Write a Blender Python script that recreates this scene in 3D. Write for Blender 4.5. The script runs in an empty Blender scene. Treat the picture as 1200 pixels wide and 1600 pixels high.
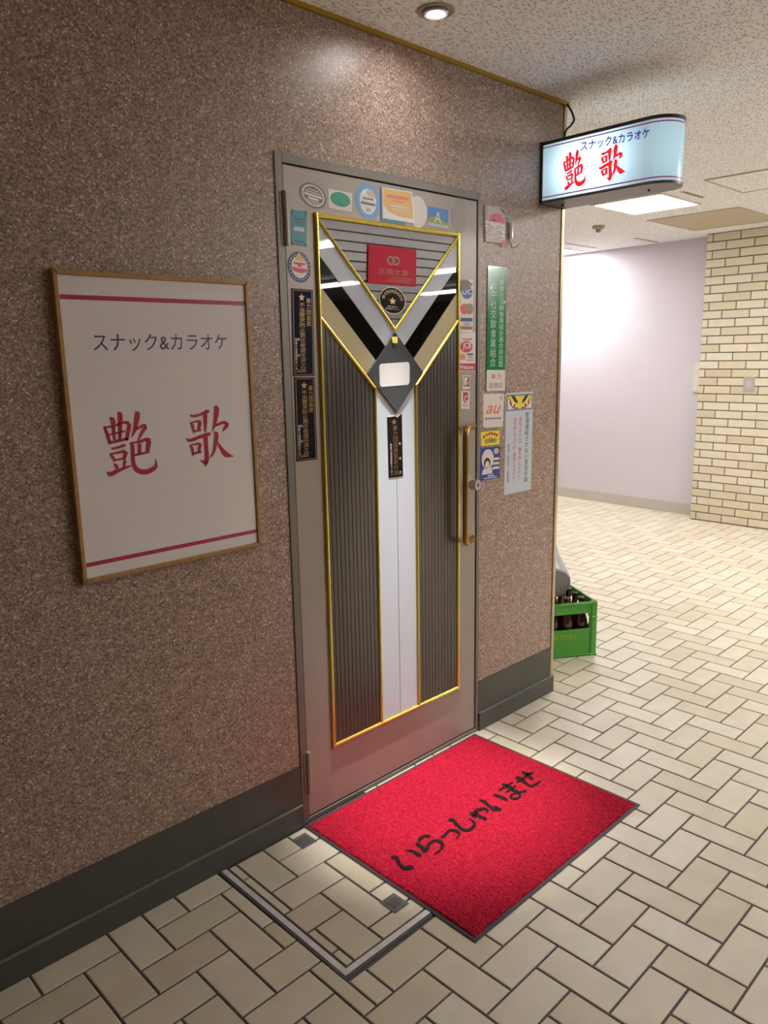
import bpy, bmesh, math, random
from mathutils import Vector, Matrix, noise

# ------------------------------------------------------------------ camera
FPX, YAW, PITCH, ROLL = 1203.122, 0.766094, -0.200491, -0.0191504
CAM = Vector((-1.416511, -1.899252, 1.556055))
_f = Vector((math.sin(YAW)*math.cos(PITCH), math.cos(YAW)*math.cos(PITCH), math.sin(PITCH)))
_r = Vector((math.cos(YAW), -math.sin(YAW), 0))
_u = _r.cross(_f)
RIGHT = math.cos(ROLL)*_r + math.sin(ROLL)*_u
UP = -math.sin(ROLL)*_r + math.cos(ROLL)*_u
FWD = _f
scene = bpy.context.scene
COL = scene.collection
cd = bpy.data.cameras.new('camera')
cd.sensor_fit = 'HORIZONTAL'; cd.sensor_width = 36.0; cd.lens = FPX*36.0/1200.0
cd.clip_start = 0.05; cd.clip_end = 60
cam = bpy.data.objects.new('camera', cd); COL.objects.link(cam)
cam.matrix_world = Matrix(((RIGHT.x, UP.x, -FWD.x, CAM.x), (RIGHT.y, UP.y, -FWD.y, CAM.y), (RIGHT.z, UP.z, -FWD.z, CAM.z), (0, 0, 0, 1)))
scene.camera = cam

# ------------------------------------------------------------------ world, exposure, lamp strengths
world = bpy.data.worlds.new('world'); scene.world = world; world.use_nodes = True
world.node_tree.nodes['Background'].inputs[0].default_value = (0.9, 0.9, 1.0, 1)
world.node_tree.nodes['Background'].inputs[1].default_value = 0.0
vs = scene.view_settings
vs.view_transform = 'Standard'; vs.look = 'None'; vs.gamma = 1.0; vs.use_curve_mapping = False
vs.exposure = 0.44
scene.cycles.diffuse_bounces = 7; scene.cycles.max_bounces = 14
TUBE = 68.0         # hall fluorescent tubes
PANEL = 37.0         # recessed ceiling panels beyond the corner and the added hall ones
SPOT = 300.0          # downlight over the door
SIGNW = 1.0          # lamps inside the hanging sign

ZC = 2.5414          # ceiling
XC = 1.4831          # corner of the door wall

# ------------------------------------------------------------------ pixel -> place
def ray(px, py):
    return FWD + RIGHT*((px-600)/FPX) - UP*((py-800)/FPX)
def on(px, py, axis, val):
    d = ray(px, py); t = (val-CAM[axis])/d[axis]
    return CAM + d*t
def wxz(px, py, y=0.0):
    p = on(px, py, 1, y); return (p.x, p.z)
def proj(P):
    d = Vector(P)-CAM; k = d.dot(FWD)
    if k < 0.05: return None
    return (600+FPX*d.dot(RIGHT)/k, 800-FPX*d.dot(UP)/k)

# ------------------------------------------------------------------ materials
def lin(c):
    c = c/255.0
    return c/12.92 if c <= 0.04045 else ((c+0.055)/1.055)**2.4
def rgb(h):
    return (lin(int(h[0:2], 16)), lin(int(h[2:4], 16)), lin(int(h[4:6], 16)), 1.0)
MATS = {}
def new_mat(name):
    m = bpy.data.materials.new(name); m.use_nodes = True
    return m, m.node_tree.nodes, m.node_tree.links, m.node_tree.nodes['Principled BSDF']
def mat(name, hexc, rough=0.5, metal=0.0, emit=0.0, coat=0.0, spec=None, vary=0.0, vscale=30.0, bump=0.0, bscale=200.0, trans=0.0, alpha=1.0, ior=None):
    if name in MATS: return MATS[name]
    m, N, L, b = new_mat(name)
    c = rgb(hexc)
    b.inputs['Base Color'].default_value = c
    b.inputs['Roughness'].default_value = rough
    b.inputs['Metallic'].default_value = metal
    if coat: b.inputs['Coat Weight'].default_value = coat; b.inputs['Coat Roughness'].default_value = 0.03
    if spec is not None: b.inputs['Specular IOR Level'].default_value = spec
    if trans: b.inputs['Transmission Weight'].default_value = trans
    if ior: b.inputs['IOR'].default_value = ior
    if alpha < 1: b.inputs['Alpha'].default_value = alpha
    if emit: b.inputs['Emission Color'].default_value = c; b.inputs['Emission Strength'].default_value = emit
    tc = N.new('ShaderNodeTexCoord')
    if vary:
        n = N.new('ShaderNodeTexNoise'); n.inputs['Scale'].default_value = vscale; n.inputs['Detail'].default_value = 6
        L.new(tc.outputs['Object'], n.inputs['Vector'])
        mr = N.new('ShaderNodeMapRange'); mr.inputs[1].default_value = 0.25; mr.inputs[2].default_value = 0.75
        mr.inputs[3].default_value = 1-vary; mr.inputs[4].default_value = 1+vary
        L.new(n.outputs['Fac'], mr.inputs[0])
        hs = N.new('ShaderNodeHueSaturation'); hs.inputs['Color'].default_value = c
        L.new(mr.outputs[0], hs.inputs['Value']); L.new(hs.outputs[0], b.inputs['Base Color'])
    if bump:
        n2 = N.new('ShaderNodeTexNoise'); n2.inputs['Scale'].default_value = bscale; n2.inputs['Detail'].default_value = 3
        L.new(tc.outputs['Object'], n2.inputs['Vector'])
        bp = N.new('ShaderNodeBump'); bp.inputs['Strength'].default_value = bump; bp.inputs['Distance'].default_value = 0.002
        L.new(n2.outputs['Fac'], bp.inputs['Height']); L.new(bp.outputs[0], b.inputs['Normal'])
    MATS[name] = m
    return m

def ramp(N, stops, interp='LINEAR'):
    r = N.new('ShaderNodeValToRGB'); r.color_ramp.interpolation = interp
    e = r.color_ramp.elements
    while len(e) > 1: e.remove(e[-1])
    e[0].position, e[0].color = stops[0]
    for p, c in stops[1:]:
        x = e.new(p); x.color = c
    return r

def wall_chip_material():
    m, N, L, b = new_mat('speckled_wall_sheet')
    tc = N.new('ShaderNodeTexCoord')
    mp = N.new('ShaderNodeMapping'); L.new(tc.outputs['Object'], mp.inputs['Vector'])
    v = N.new('ShaderNodeTexVoronoi'); v.inputs['Scale'].default_value = 250; v.inputs['Randomness'].default_value = 1
    L.new(mp.outputs[0], v.inputs['Vector'])
    sep = N.new('ShaderNodeSeparateColor'); L.new(v.outputs['Color'], sep.inputs[0])
    r = ramp(N, [(0.0, rgb('7a6558')), (0.18, rgb('937c6e')), (0.42, rgb('a68f81')), (0.62, rgb('b09989')), (0.84, rgb('c2aa99')), (0.95, rgb('decebf'))], 'CONSTANT')
    L.new(sep.outputs[0], r.inputs[0])
    n = N.new('ShaderNodeTexNoise'); n.inputs['Scale'].default_value = 520; n.inputs['Detail'].default_value = 4
    L.new(mp.outputs[0], n.inputs['Vector'])
    mx = N.new('ShaderNodeMix'); mx.data_type = 'RGBA'; mx.blend_type = 'OVERLAY'; mx.inputs[0].default_value = 0.35
    L.new(r.outputs[0], mx.inputs[6]); L.new(n.outputs['Fac'], mx.inputs[7])
    # broad blotches of the print
    n2 = N.new('ShaderNodeTexNoise'); n2.inputs['Scale'].default_value = 26; n2.inputs['Detail'].default_value = 5
    L.new(mp.outputs[0], n2.inputs['Vector'])
    r2 = ramp(N, [(0.3, (0.86, 0.84, 0.83, 1)), (0.7, (1.06, 1.03, 1.02, 1))]); L.new(n2.outputs['Fac'], r2.inputs[0])
    mm = N.new('ShaderNodeMix'); mm.data_type = 'RGBA'; mm.blend_type = 'MULTIPLY'; mm.inputs[0].default_value = 1
    L.new(mx.outputs[2], mm.inputs[6]); L.new(r2.outputs[0], mm.inputs[7])
    # a few dark scuffs
    n3 = N.new('ShaderNodeTexNoise'); n3.inputs['Scale'].default_value = 7; n3.inputs['Detail'].default_value = 2; n3.inputs['Distortion'].default_value = 1.5
    mp3 = N.new('ShaderNodeMapping'); mp3.inputs['Scale'].default_value = (2.2, 1, 1.0); L.new(tc.outputs['Object'], mp3.inputs['Vector']); L.new(mp3.outputs[0], n3.inputs['Vector'])
    r3 = ramp(N, [(0.72, (1, 1, 1, 1)), (0.80, (0.55, 0.5, 0.48, 1))]); L.new(n3.outputs['Fac'], r3.inputs[0])
    m4 = N.new('ShaderNodeMix'); m4.data_type = 'RGBA'; m4.blend_type = 'MULTIPLY'; m4.inputs[0].default_value = 0.8
    L.new(mm.outputs[2], m4.inputs[6]); L.new(r3.outputs[0], m4.inputs[7])
    L.new(m4.outputs[2], b.inputs['Base Color'])
    b.inputs['Roughness'].default_value = 0.36
    bp = N.new('ShaderNodeBump'); bp.inputs['Strength'].default_value = 0.35; bp.inputs['Distance'].default_value = 0.001
    L.new(n.outputs['Fac'], bp.inputs['Height']); L.new(bp.outputs[0], b.inputs['Normal'])
    return m

def ceiling_material():
    m, N, L, b = new_mat('fissured_ceiling_board')
    tc = N.new('ShaderNodeTexCoord')
    base = N.new('ShaderNodeTexNoise'); base.inputs['Scale'].default_value = 60; base.inputs['Detail'].default_value = 5
    L.new(tc.outputs['Object'], base.inputs['Vector'])
    rb = ramp(N, [(0.3, rgb('eef0f4')), (0.7, rgb('f6f7fa'))]); L.new(base.outputs['Fac'], rb.inputs[0])
    masks = []
    for k, (rot, sx, sy) in enumerate(((0.5, 34, 120), (-0.7, 36, 130), (1.4, 40, 110))):
        mp = N.new('ShaderNodeMapping'); mp.inputs['Rotation'].default_value = (0, 0, rot); mp.inputs['Scale'].default_value = (sx, sy, 1)
        mp.inputs['Location'].default_value = (k*3.3, k*1.7, 0)
        L.new(tc.outputs['Object'], mp.inputs['Vector'])
        v = N.new('ShaderNodeTexVoronoi'); v.voronoi_dimensions = '2D'; v.inputs['Scale'].default_value = 1.0
        L.new(mp.outputs[0], v.inputs['Vector'])
        sep = N.new('ShaderNodeSeparateColor'); L.new(v.outputs['Color'], sep.inputs[0])
        lt = N.new('ShaderNodeMath'); lt.operation = 'LESS_THAN'; lt.inputs[1].default_value = 0.24; L.new(v.outputs['Distance'], lt.inputs[0])
        lt2 = N.new('ShaderNodeMath'); lt2.operation = 'LESS_THAN'; lt2.inputs[1].default_value = 0.33; L.new(sep.outputs[0], lt2.inputs[0])
        mu = N.new('ShaderNodeMath'); mu.operation = 'MULTIPLY'; L.new(lt.outputs[0], mu.inputs[0]); L.new(lt2.outputs[0], mu.inputs[1])
        masks.append(mu)
    mx1 = N.new('ShaderNodeMath'); mx1.operation = 'MAXIMUM'; L.new(masks[0].outputs[0], mx1.inputs[0]); L.new(masks[1].outputs[0], mx1.inputs[1])
    mx2 = N.new('ShaderNodeMath'); mx2.operation = 'MAXIMUM'; L.new(mx1.outputs[0], mx2.inputs[0]); L.new(masks[2].outputs[0], mx2.inputs[1])
    sc = N.new('ShaderNodeMath'); sc.operation = 'MULTIPLY'; sc.inputs[1].default_value = 0.6; L.new(mx2.outputs[0], sc.inputs[0])
    mix = N.new('ShaderNodeMix'); mix.data_type = 'RGBA'; L.new(sc.outputs[0], mix.inputs[0]); L.new(rb.outputs[0], mix.inputs[6]); mix.inputs[7].default_value = rgb('857b70')
    L.new(mix.outputs[2], b.inputs['Base Color'])
    b.inputs['Roughness'].default_value = 0.9; b.inputs['Specular IOR Level'].default_value = 0.2
    bp = N.new('ShaderNodeBump'); bp.inputs['Strength'].default_value = 0.4; bp.inputs['Distance'].default_value = 0.002; bp.invert = True
    L.new(mx2.outputs[0], bp.inputs['Height']); L.new(bp.outputs[0], b.inputs['Normal'])
    return m

def tile_material(name, cols, rough, val=0.07):
    m, N, L, b = new_mat(name)
    oi = N.new('ShaderNodeObjectInfo'); ge = N.new('ShaderNodeNewGeometry'); tc = N.new('ShaderNodeTexCoord')
    add = N.new('ShaderNodeMath'); add.operation = 'ADD'; L.new(oi.outputs['Random'], add.inputs[0]); L.new(ge.outputs['Random Per Island'], add.inputs[1])
    fr = N.new('ShaderNodeMath'); fr.operation = 'FRACT'; L.new(add.outputs[0], fr.inputs[0])
    r = ramp(N, cols); L.new(fr.outputs[0], r.inputs[0])
    n = N.new('ShaderNodeTexNoise'); n.inputs['Scale'].default_value = 14; n.inputs['Detail'].default_value = 7; n.noise_dimensions = '4D'
    L.new(tc.outputs['Object'], n.inputs['Vector']); L.new(fr.outputs[0], n.inputs['W'])
    mr = N.new('ShaderNodeMapRange'); mr.inputs[1].default_value = 0.3; mr.inputs[2].default_value = 0.7; mr.inputs[3].default_value = 1-val; mr.inputs[4].default_value = 1+val*0.6
    L.new(n.outputs['Fac'], mr.inputs[0])
    hs = N.new('ShaderNodeHueSaturation'); L.new(r.outputs[0], hs.inputs['Color']); L.new(mr.outputs[0], hs.inputs['Value'])
    L.new(hs.outputs[0], b.inputs['Base Color'])
    b.inputs['Roughness'].default_value = rough
    n2 = N.new('ShaderNodeTexNoise'); n2.inputs['Scale'].default_value = 35; n2.inputs['Detail'].default_value = 4
    L.new(tc.outputs['Object'], n2.inputs['Vector'])
    bp = N.new('ShaderNodeBump'); bp.inputs['Strength'].default_value = 0.12; bp.inputs['Distance'].default_value = 0.002
    L.new(n2.outputs['Fac'], bp.inputs['Height']); L.new(bp.outputs[0], b.inputs['Normal'])
    return m

def pile_material(name, lo, hi):
    m, N, L, b = new_mat(name)
    tc = N.new('ShaderNodeTexCoord')
    n = N.new('ShaderNodeTexNoise'); n.inputs['Scale'].default_value = 330; n.inputs['Detail'].default_value = 3
    L.new(tc.outputs['Object'], n.inputs['Vector'])
    nb = N.new('ShaderNodeTexNoise'); nb.inputs['Scale'].default_value = 90; nb.inputs['Detail'].default_value = 5
    L.new(tc.outputs['Object'], nb.inputs['Vector'])
    av = N.new('ShaderNodeMath'); av.operation = 'MULTIPLY_ADD'; av.inputs[1].default_value = 0.6; L.new(n.outputs['Fac'], av.inputs[0])
    hb_ = N.new('ShaderNodeMath'); hb_.operation = 'MULTIPLY'; hb_.inputs[1].default_value = 0.4; L.new(nb.outputs['Fac'], hb_.inputs[0]); L.new(hb_.outputs[0], av.inputs[2])
    r = ramp(N, [(0.36, rgb(lo)), (0.62, rgb(hi))]); L.new(av.outputs[0], r.inputs[0])
    L.new(r.outputs[0], b.inputs['Base Color'])
    b.inputs['Roughness'].default_value = 0.95; b.inputs['Specular IOR Level'].default_value = 0.15
    b.inputs['Sheen Weight'].default_value = 0.08
    b.inputs['Sheen Tint'].default_value = rgb(hi)
    bp = N.new('ShaderNodeBump'); bp.inputs['Strength'].default_value = 0.9; bp.inputs['Distance'].default_value = 0.004
    L.new(n.outputs['Fac'], bp.inputs['Height']); L.new(bp.outputs[0], b.inputs['Normal'])
    return m

M_WALL = wall_chip_material()
M_CEIL = ceiling_material()
M_TILE = tile_material('glazed_floor_tile', [(0.0, rgb('cbc0a7')), (0.5, rgb('d4cab4')), (1.0, rgb('dad1be'))], 0.42)
M_BRICK = tile_material('glazed_wall_brick', [(0.0, rgb('d0c4a8')), (0.5, rgb('dcd2b9')), (1.0, rgb('e2dac6'))], 0.35, 0.05)
M_GROUT = mat('floor_grout', '5c5656', 0.9, vary=0.15)
M_MORTAR = mat('dark_mortar', '6e665c', 0.9, vary=0.1)
M_WHITEWALL = mat('white_plaster', 'd4ced6', 0.8, vary=0.015, vscale=4)
M_HALL = mat('hall_paint', '756c62', 0.85)
M_BASE = mat('dark_green_baseboard', '4a4a44', 0.45, vary=0.08, vscale=6)
M_BASE_EDGE = mat('lit_worn_baseboard_edge', '77756a', 0.5, vary=0.2, vscale=20)  # paler tone imitates light on the ledge, with some wear
M_GREYBASE = mat('grey_baseboard', 'c4bcb4', 0.4, vary=0.04, vscale=5)
M_STEEL = mat('stainless_steel', 'b9b4ae', 0.28, 1.0, vary=0.05, vscale=8)
M_DOORMETAL = mat('brushed_door_metal', 'a0968c', 0.4, 0.18, vary=0.05, vscale=5, bump=0.05, bscale=60)
M_FRAMEMETAL = mat('door_frame_metal', '7c766d', 0.42, 0.35, vary=0.06, vscale=6)
M_GAP = mat('dark_gap', '17140f', 0.8)
M_GOLD = mat('polished_gold', 'ecd25e', 0.27, 0.85)
M_GOLDDULL = mat('dull_gold_strip', 'b5973f', 0.3, 1.0)
M_BRASS = mat('aged_brass', 'b08d4a', 0.33, 1.0, vary=0.08, vscale=15)
M_WHITEGLASS = mat('white_back_painted_glass', 'd2dae6', 0.012)
M_BLACKGLASS = mat('black_glass', '0c0a09', 0.012, spec=0.4)
M_BEIGEGLASS = mat('beige_back_painted_glass', 'd6cba6', 0.012)
M_DIAMOND = mat('smoked_grey_acrylic', '55565a', 0.10, coat=0.5)
M_SLAT = mat('ribbed_brown_panel', '4e473f', 0.25, vary=0.08, vscale=18)
M_SLATTOP = mat('ribbed_taupe_panel', '6a6259', 0.3, vary=0.08, vscale=18)
M_RIBGAP = mat('rib_groove', '3a352f', 0.6)
M_PAPER = mat('white_paper', 'eeecec', 0.6)
M_WOOD = None

def wood_material():
    m, N, L, b = new_mat('oak_frame_wood')
    tc = N.new('ShaderNodeTexCoord'); mp = N.new('ShaderNodeMapping'); mp.inputs['Scale'].default_value = (14, 14, 3)
    L.new(tc.outputs['Object'], mp.inputs['Vector'])
    n = N.new('ShaderNodeTexNoise'); n.inputs['Scale'].default_value = 9; n.inputs['Detail'].default_value = 8; n.inputs['Distortion'].default_value = 1.2
    L.new(mp.outputs[0], n.inputs['Vector'])
    r = ramp(N, [(0.3, rgb('94703f')), (0.7, rgb('b88f58'))]); L.new(n.outputs['Fac'], r.inputs[0])
    L.new(r.outputs[0], b.inputs['Base Color']); b.inputs['Roughness'].default_value = 0.45
    return m
M_WOOD = wood_material()

# ------------------------------------------------------------------ object helpers
def obj(name, bm, m, parent=None, smooth=False, origin=None):
    me = bpy.data.meshes.new(name); bm.to_mesh(me); bm.free()
    if smooth:
        for p in me.polygons: p.use_smooth = True
    return obj_from_mesh(name, me, m, parent, origin)
def obj_from_mesh(name, me, m, parent=None, origin=None):
    if m is not None:
        me.materials.clear(); me.materials.append(m)
    o = bpy.data.objects.new(name, me); COL.objects.link(o)
    if origin is not None:
        me.transform(Matrix.Translation(-Vector(origin))); o.location = origin
    if parent is not None:
        o.parent = parent
        o.location = Vector(o.location) - Vector(WORLD_LOC.get(parent.name, (0, 0, 0)))
        WORLD_LOC[o.name] = tuple(Vector(origin) if origin is not None else Vector((0, 0, 0)))
        if origin is None: WORLD_LOC[o.name] = (0, 0, 0)
    else:
        WORLD_LOC[o.name] = tuple(o.location)
    return o
WORLD_LOC = {}
def thing(name, label, cat, loc, group=None, kind=None):
    o = bpy.data.objects.new(name, None); COL.objects.link(o); o.location = loc
    o.empty_display_size = 0.05
    WORLD_LOC[o.name] = tuple(loc)
    tag(o, label, cat, group, kind)
    return o
def tag(o, label=None, cat=None, group=None, kind=None):
    if label: o['label'] = label
    if cat: o['category'] = cat
    if group: o['group'] = group
    if kind: o['kind'] = kind
    return o

def box(bm, x0, x1, y0, y1, z0, z1, bevel=0.0):
    vs_ = [bm.verts.new((x, y, z)) for x in (x0, x1) for y in (y0, y1) for z in (z0, z1)]
    fs = []
    for a in ((0, 1, 3, 2), (4, 6, 7, 5), (0, 4, 5, 1), (2, 3, 7, 6), (0, 2, 6, 4), (1, 5, 7, 3)):
        fs.append(bm.faces.new([vs_[i] for i in a]))
    if bevel:
        es = list({e for f in fs for e in f.edges})
        bmesh.ops.bevel(bm, geom=es, offset=bevel, segments=1, affect='EDGES', profile=0.5)
def boxobj(name, x0, x1, y0, y1, z0, z1, m, parent=None, bevel=0.0, origin=None):
    bm = bmesh.new(); box(bm, x0, x1, y0, y1, z0, z1, bevel)
    return obj(name, bm, m, parent, origin=origin)
def prism_y(bm, pts, y0, y1, bevel=0.0):
    """polygon in (x,z), front at y0 (towards the room), back at y1"""
    a = [bm.verts.new((x, y0, z)) for x, z in pts]; b = [bm.verts.new((x, y1, z)) for x, z in pts]
    n = len(pts); fs = [bm.faces.new(a), bm.faces.new(b[::-1])]
    for i in range(n):
        fs.append(bm.faces.new((a[i], b[i], b[(i+1) % n], a[(i+1) % n])))
    bmesh.ops.recalc_face_normals(bm, faces=fs)
    if bevel:
        bmesh.ops.bevel(bm, geom=[e for e in fs[0].edges], offset=bevel, segments=1, affect='EDGES')
def prismobj(name, pts, y0, y1, m, parent=None, bevel=0.0):
    bm = bmesh.new(); prism_y(bm, pts, y0, y1, bevel); return obj(name, bm, m, parent)
def tube(bm, pts, r, seg=12, caps=True, radii=None):
    pts = [Vector(p) for p in pts]; rings = []
    t0 = (pts[1]-pts[0]).normalized()
    nrm = t0.cross(Vector((0, 0, 1)))
    if nrm.length < 1e-3: nrm = t0.cross(Vector((1, 0, 0)))
    nrm.normalize()
    for i, p in enumerate(pts):
        if i == 0: t = (pts[1]-pts[0])
        elif i == len(pts)-1: t = (pts[-1]-pts[-2])
        else: t = (pts[i+1]-pts[i]).normalized()+(pts[i]-pts[i-1]).normalized()
        t.normalize()
        nrm = (nrm - t*nrm.dot(t)).normalized(); bi = t.cross(nrm)
        rr = radii[i] if radii else r
        rings.append([bm.verts.new(p+(nrm*math.cos(2*math.pi*k/seg)+bi*math.sin(2*math.pi*k/seg))*rr) for k in range(seg)])
    for a, b in zip(rings, rings[1:]):
        for k in range(seg):
            bm.faces.new((a[k], a[(k+1) % seg], b[(k+1) % seg], b[k]))
    if caps:
        bm.faces.new(rings[0][::-1]); bm.faces.new(rings[-1])
def lathe(bm, prof, c, axis='Z', seg=32, sx=1, sy=1):
    """prof: list of (radius, height) ; revolve round the axis through c"""
    rings = []
    for r, h in prof:
        ring = []
        for k in range(seg):
            a = 2*math.pi*k/seg
            if axis == 'Z': co = (c[0]+r*math.cos(a)*sx, c[1]+r*math.sin(a)*sy, c[2]+h)
            elif axis == 'Y': co = (c[0]+r*math.cos(a)*sx, c[1]+h, c[2]+r*math.sin(a)*sy)
            ring.append(bm.verts.new(co))
        rings.append(ring)
    for a, b in zip(rings, rings[1:]):
        for k in range(seg):
            bm.faces.new((a[k], a[(k+1) % seg], b[(k+1) % seg], b[k]))
    if prof[0][0] > 1e-5: bm.faces.new(rings[0][::-1])
    if prof[-1][0] > 1e-5: bm.faces.new(rings[-1])
    bmesh.ops.remove_doubles(bm, verts=bm.verts[:], dist=1e-6)
    bmesh.ops.recalc_face_normals(bm, faces=bm.faces[:])

# ------------------------------------------------------------------ the setting
def struct(name, bm, m, smooth=False):
    return tag(obj(name, bm, m, None, smooth), kind='structure')
X0, X1, Y0, Y1 = -5.0, 10.0, -9.0, 4.5
HX0, HX1, HY0 = -0.336, 0.28, -0.602      # floor hatch opening
FROT, FOX, FOY, FU = 0.008908, 0.0302, 0.01416, 0.103748

bm = bmesh.new()
box(bm, X0, X1, Y0, Y1, -0.08, -0.0035)
FLOOR = struct('floor', bm, M_GROUT)
def herring(n0, n1, m0, m1):
    """axis-parallel herringbone on the floor grid: yields (col, row, width, height) in grid units"""
    for i in range(n0, n1):
        for j in range(m0, m1):
            if (j-(i+7)) % 4 == 0: yield (i, j-2, 1, 2)       # long side into the room, top edge at j
            if (j-(i+5)) % 4 == 0: yield (i, j-1, 2, 1)       # long side along the wall
cF, sF = math.cos(FROT), math.sin(FROT)
def grid_to_world(a, b): return (FOX+cF*a-sF*b, FOY+sF*a+cF*b)
def tile_into(bm, x0, x1, y0, y1, top, bev=0.0022, bot=-0.0034):
    lo = [bm.verts.new(p) for p in ((x0, y0, bot), (x1, y0, bot), (x1, y1, bot), (x0, y1, bot))]
    md = [bm.verts.new(p) for p in ((x0, y0, top-bev*0.6), (x1, y0, top-bev*0.6), (x1, y1, top-bev*0.6), (x0, y1, top-bev*0.6))]
    hi = [bm.verts.new(p) for p in ((x0+bev, y0+bev, top), (x1-bev, y0+bev, top), (x1-bev, y1-bev, top), (x0+bev, y1-bev, top))]
    for k in range(4):
        q = (k+1) % 4
        bm.faces.new((lo[k], lo[q], md[q], md[k])); bm.faces.new((md[k], md[q], hi[q], hi[k]))
    bm.faces.new(hi)
JO = 0.0032                                # half joint
near, far, cutp = [], [], []
hx0, hx1, hy0 = HX0-FOX-0.004, HX1-FOX, HY0-FOY-0.004
for (i, j, w, h) in herring(int((X0-FOX)/FU), int((X1-FOX)/FU)-1, int((Y0-FOY)/FU)+2, int((Y1-FOY)/FU)):
    a0, a1, b0, b1 = i*FU, (i+w)*FU, j*FU, (j+h)*FU
    cx, cy = grid_to_world((a0+a1)/2, (b0+b1)/2)
    if cy > 0.13 and cx < XC-0.14: continue
    # hatch opening
    if a0 < hx1 and a1 > hx0 and b1 > hy0 and b0 < 0.2:
        if a0 >= hx0 and a1 <= hx1 and b0 >= hy0: continue
        parts = []
        if a0 < hx0: parts.append((a0, min(a1, hx0), b0, b1))
        if a1 > hx1: parts.append((max(a0, hx1), a1, b0, b1))
        if b0 < hy0: parts.append((max(a0, hx0), min(a1, hx1), b0, min(b1, hy0)))
        for p in parts:
            if p[1]-p[0] > 0.012 and p[3]-p[2] > 0.012: cutp.append(p)
        continue
    pr = [proj((*grid_to_world(a, b), 0)) for a, b in ((a0, b0), (a1, b0), (a1, b1), (a0, b1))]
    area = 0.0
    if all(pr):
        c = (sum(p[0] for p in pr)/4, sum(p[1] for p in pr)/4)
        inside = -40 < c[0] < 1240 and c[1] < 1640
        hid = False
        if cy > 0:
            t = -CAM.y/(cy-CAM.y); hid = CAM.x+(cx-CAM.x)*t < XC
        if cx > 5.6: hid = True
        if inside and not hid:
            area = abs(sum(pr[k][0]*pr[(k+1) % 4][1]-pr[(k+1) % 4][0]*pr[k][1] for k in range(4)))/2
    (near if area > 0 else far).append((area, a0, a1, b0, b1, w))
near.sort(reverse=True)
far += near[288:]; near = near[:288]
tm = {}
for w in (1, 2):
    bm = bmesh.new(); hw, hh = w*FU/2-JO, (3-w)*FU/2-JO
    tile_into(bm, -hw, hw, -hh, hh, 0.0)
    me = bpy.data.meshes.new('tile'); bm.to_mesh(me); bm.free(); me.materials.append(M_TILE); tm[w] = me
rnd = random.Random(4)
for (_, a0, a1, b0, b1, w) in near:
    o = bpy.data.objects.new('tile', tm[w]); COL.objects.link(o); o.parent = FLOOR
    x, y = grid_to_world((a0+a1)/2, (b0+b1)/2)
    o.location = (x, y, rnd.uniform(-0.0006, 0.0)); o.rotation_euler = (rnd.uniform(-.002, .002), rnd.uniform(-.002, .002), FROT)
for (a0, a1, b0, b1) in cutp:
    bm = bmesh.new(); tile_into(bm, a0+JO, a1-JO, b0+JO, b1-JO, 0.0)
    o = obj('tile', bm, M_TILE, FLOOR); o.location = (FOX, FOY, 0); o.rotation_euler = (0, 0, FROT)
bm = bmesh.new()
for (_, a0, a1, b0, b1, w) in far:
    tile_into(bm, a0+JO, a1-JO, b0+JO, b1-JO, rnd.uniform(-0.0006, 0))
o = obj('tile_field', bm, M_TILE, FLOOR); o.location = (FOX, FOY, 0); o.rotation_euler = (0, 0, FROT); o['kind'] = 'stuff'

bm = bmesh.new(); box(bm, X0, X1, Y0, Y1, ZC, ZC+0.08); struct('ceiling', bm, M_CEIL)

DX0, DX1, DZ1 = 0.0, 0.932, 2.133         # door frame, outer
bm = bmesh.new()
box(bm, X0, DX0, 0, 0.12, 0, ZC); box(bm, DX1, XC, 0, 0.12, 0, ZC); box(bm, DX0, DX1, 0, 0.12, DZ1, ZC)
struct('wall_door', bm, M_WALL)
bm = bmesh.new(); box(bm, XC-0.12, XC, 0.121, Y1, 0, ZC); struct('wall_return', bm, M_WALL)
bm = bmesh.new(); box(bm, DX0, DX1, 0.125, 0.14, 0, DZ1); struct('wall_behind_door', bm, M_GAP)

def baseboard(name, xa, xb):
    bm = bmesh.new(); box(bm, xa, xb, -0.003, 0.0, 0.0, 0.2205)
    r = tag(obj(name, bm, M_BASE), kind='structure')
    bm = bmesh.new(); prof = [(-0.003, 0.0), (-0.011, 0.0), (-0.011, 0.076), (-0.003, 0.0795)]
    va = [bm.verts.new((xa, y, z)) for y, z in prof]; vb = [bm.verts.new((xb, y, z)) for y, z in prof]
    for k in range(4): bm.faces.new((va[k], va[(k+1) % 4], vb[(k+1) % 4], vb[k]))
    bm.faces.new(va); bm.faces.new(vb[::-1]); bmesh.ops.recalc_face_normals(bm, faces=bm.faces[:])
    obj('lower_skirting', bm, M_BASE, r)
    boxobj('lit_worn_edge', xa, xb, -0.0115, -0.003, 0.0762, 0.0800, M_BASE_EDGE, r)  # pale strip: light caught by the ledge put into its colour, plus wear
baseboard('baseboard_left', X0, -0.002)
baseboard('baseboard_right', DX1+0.002, XC-0.004)

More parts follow.
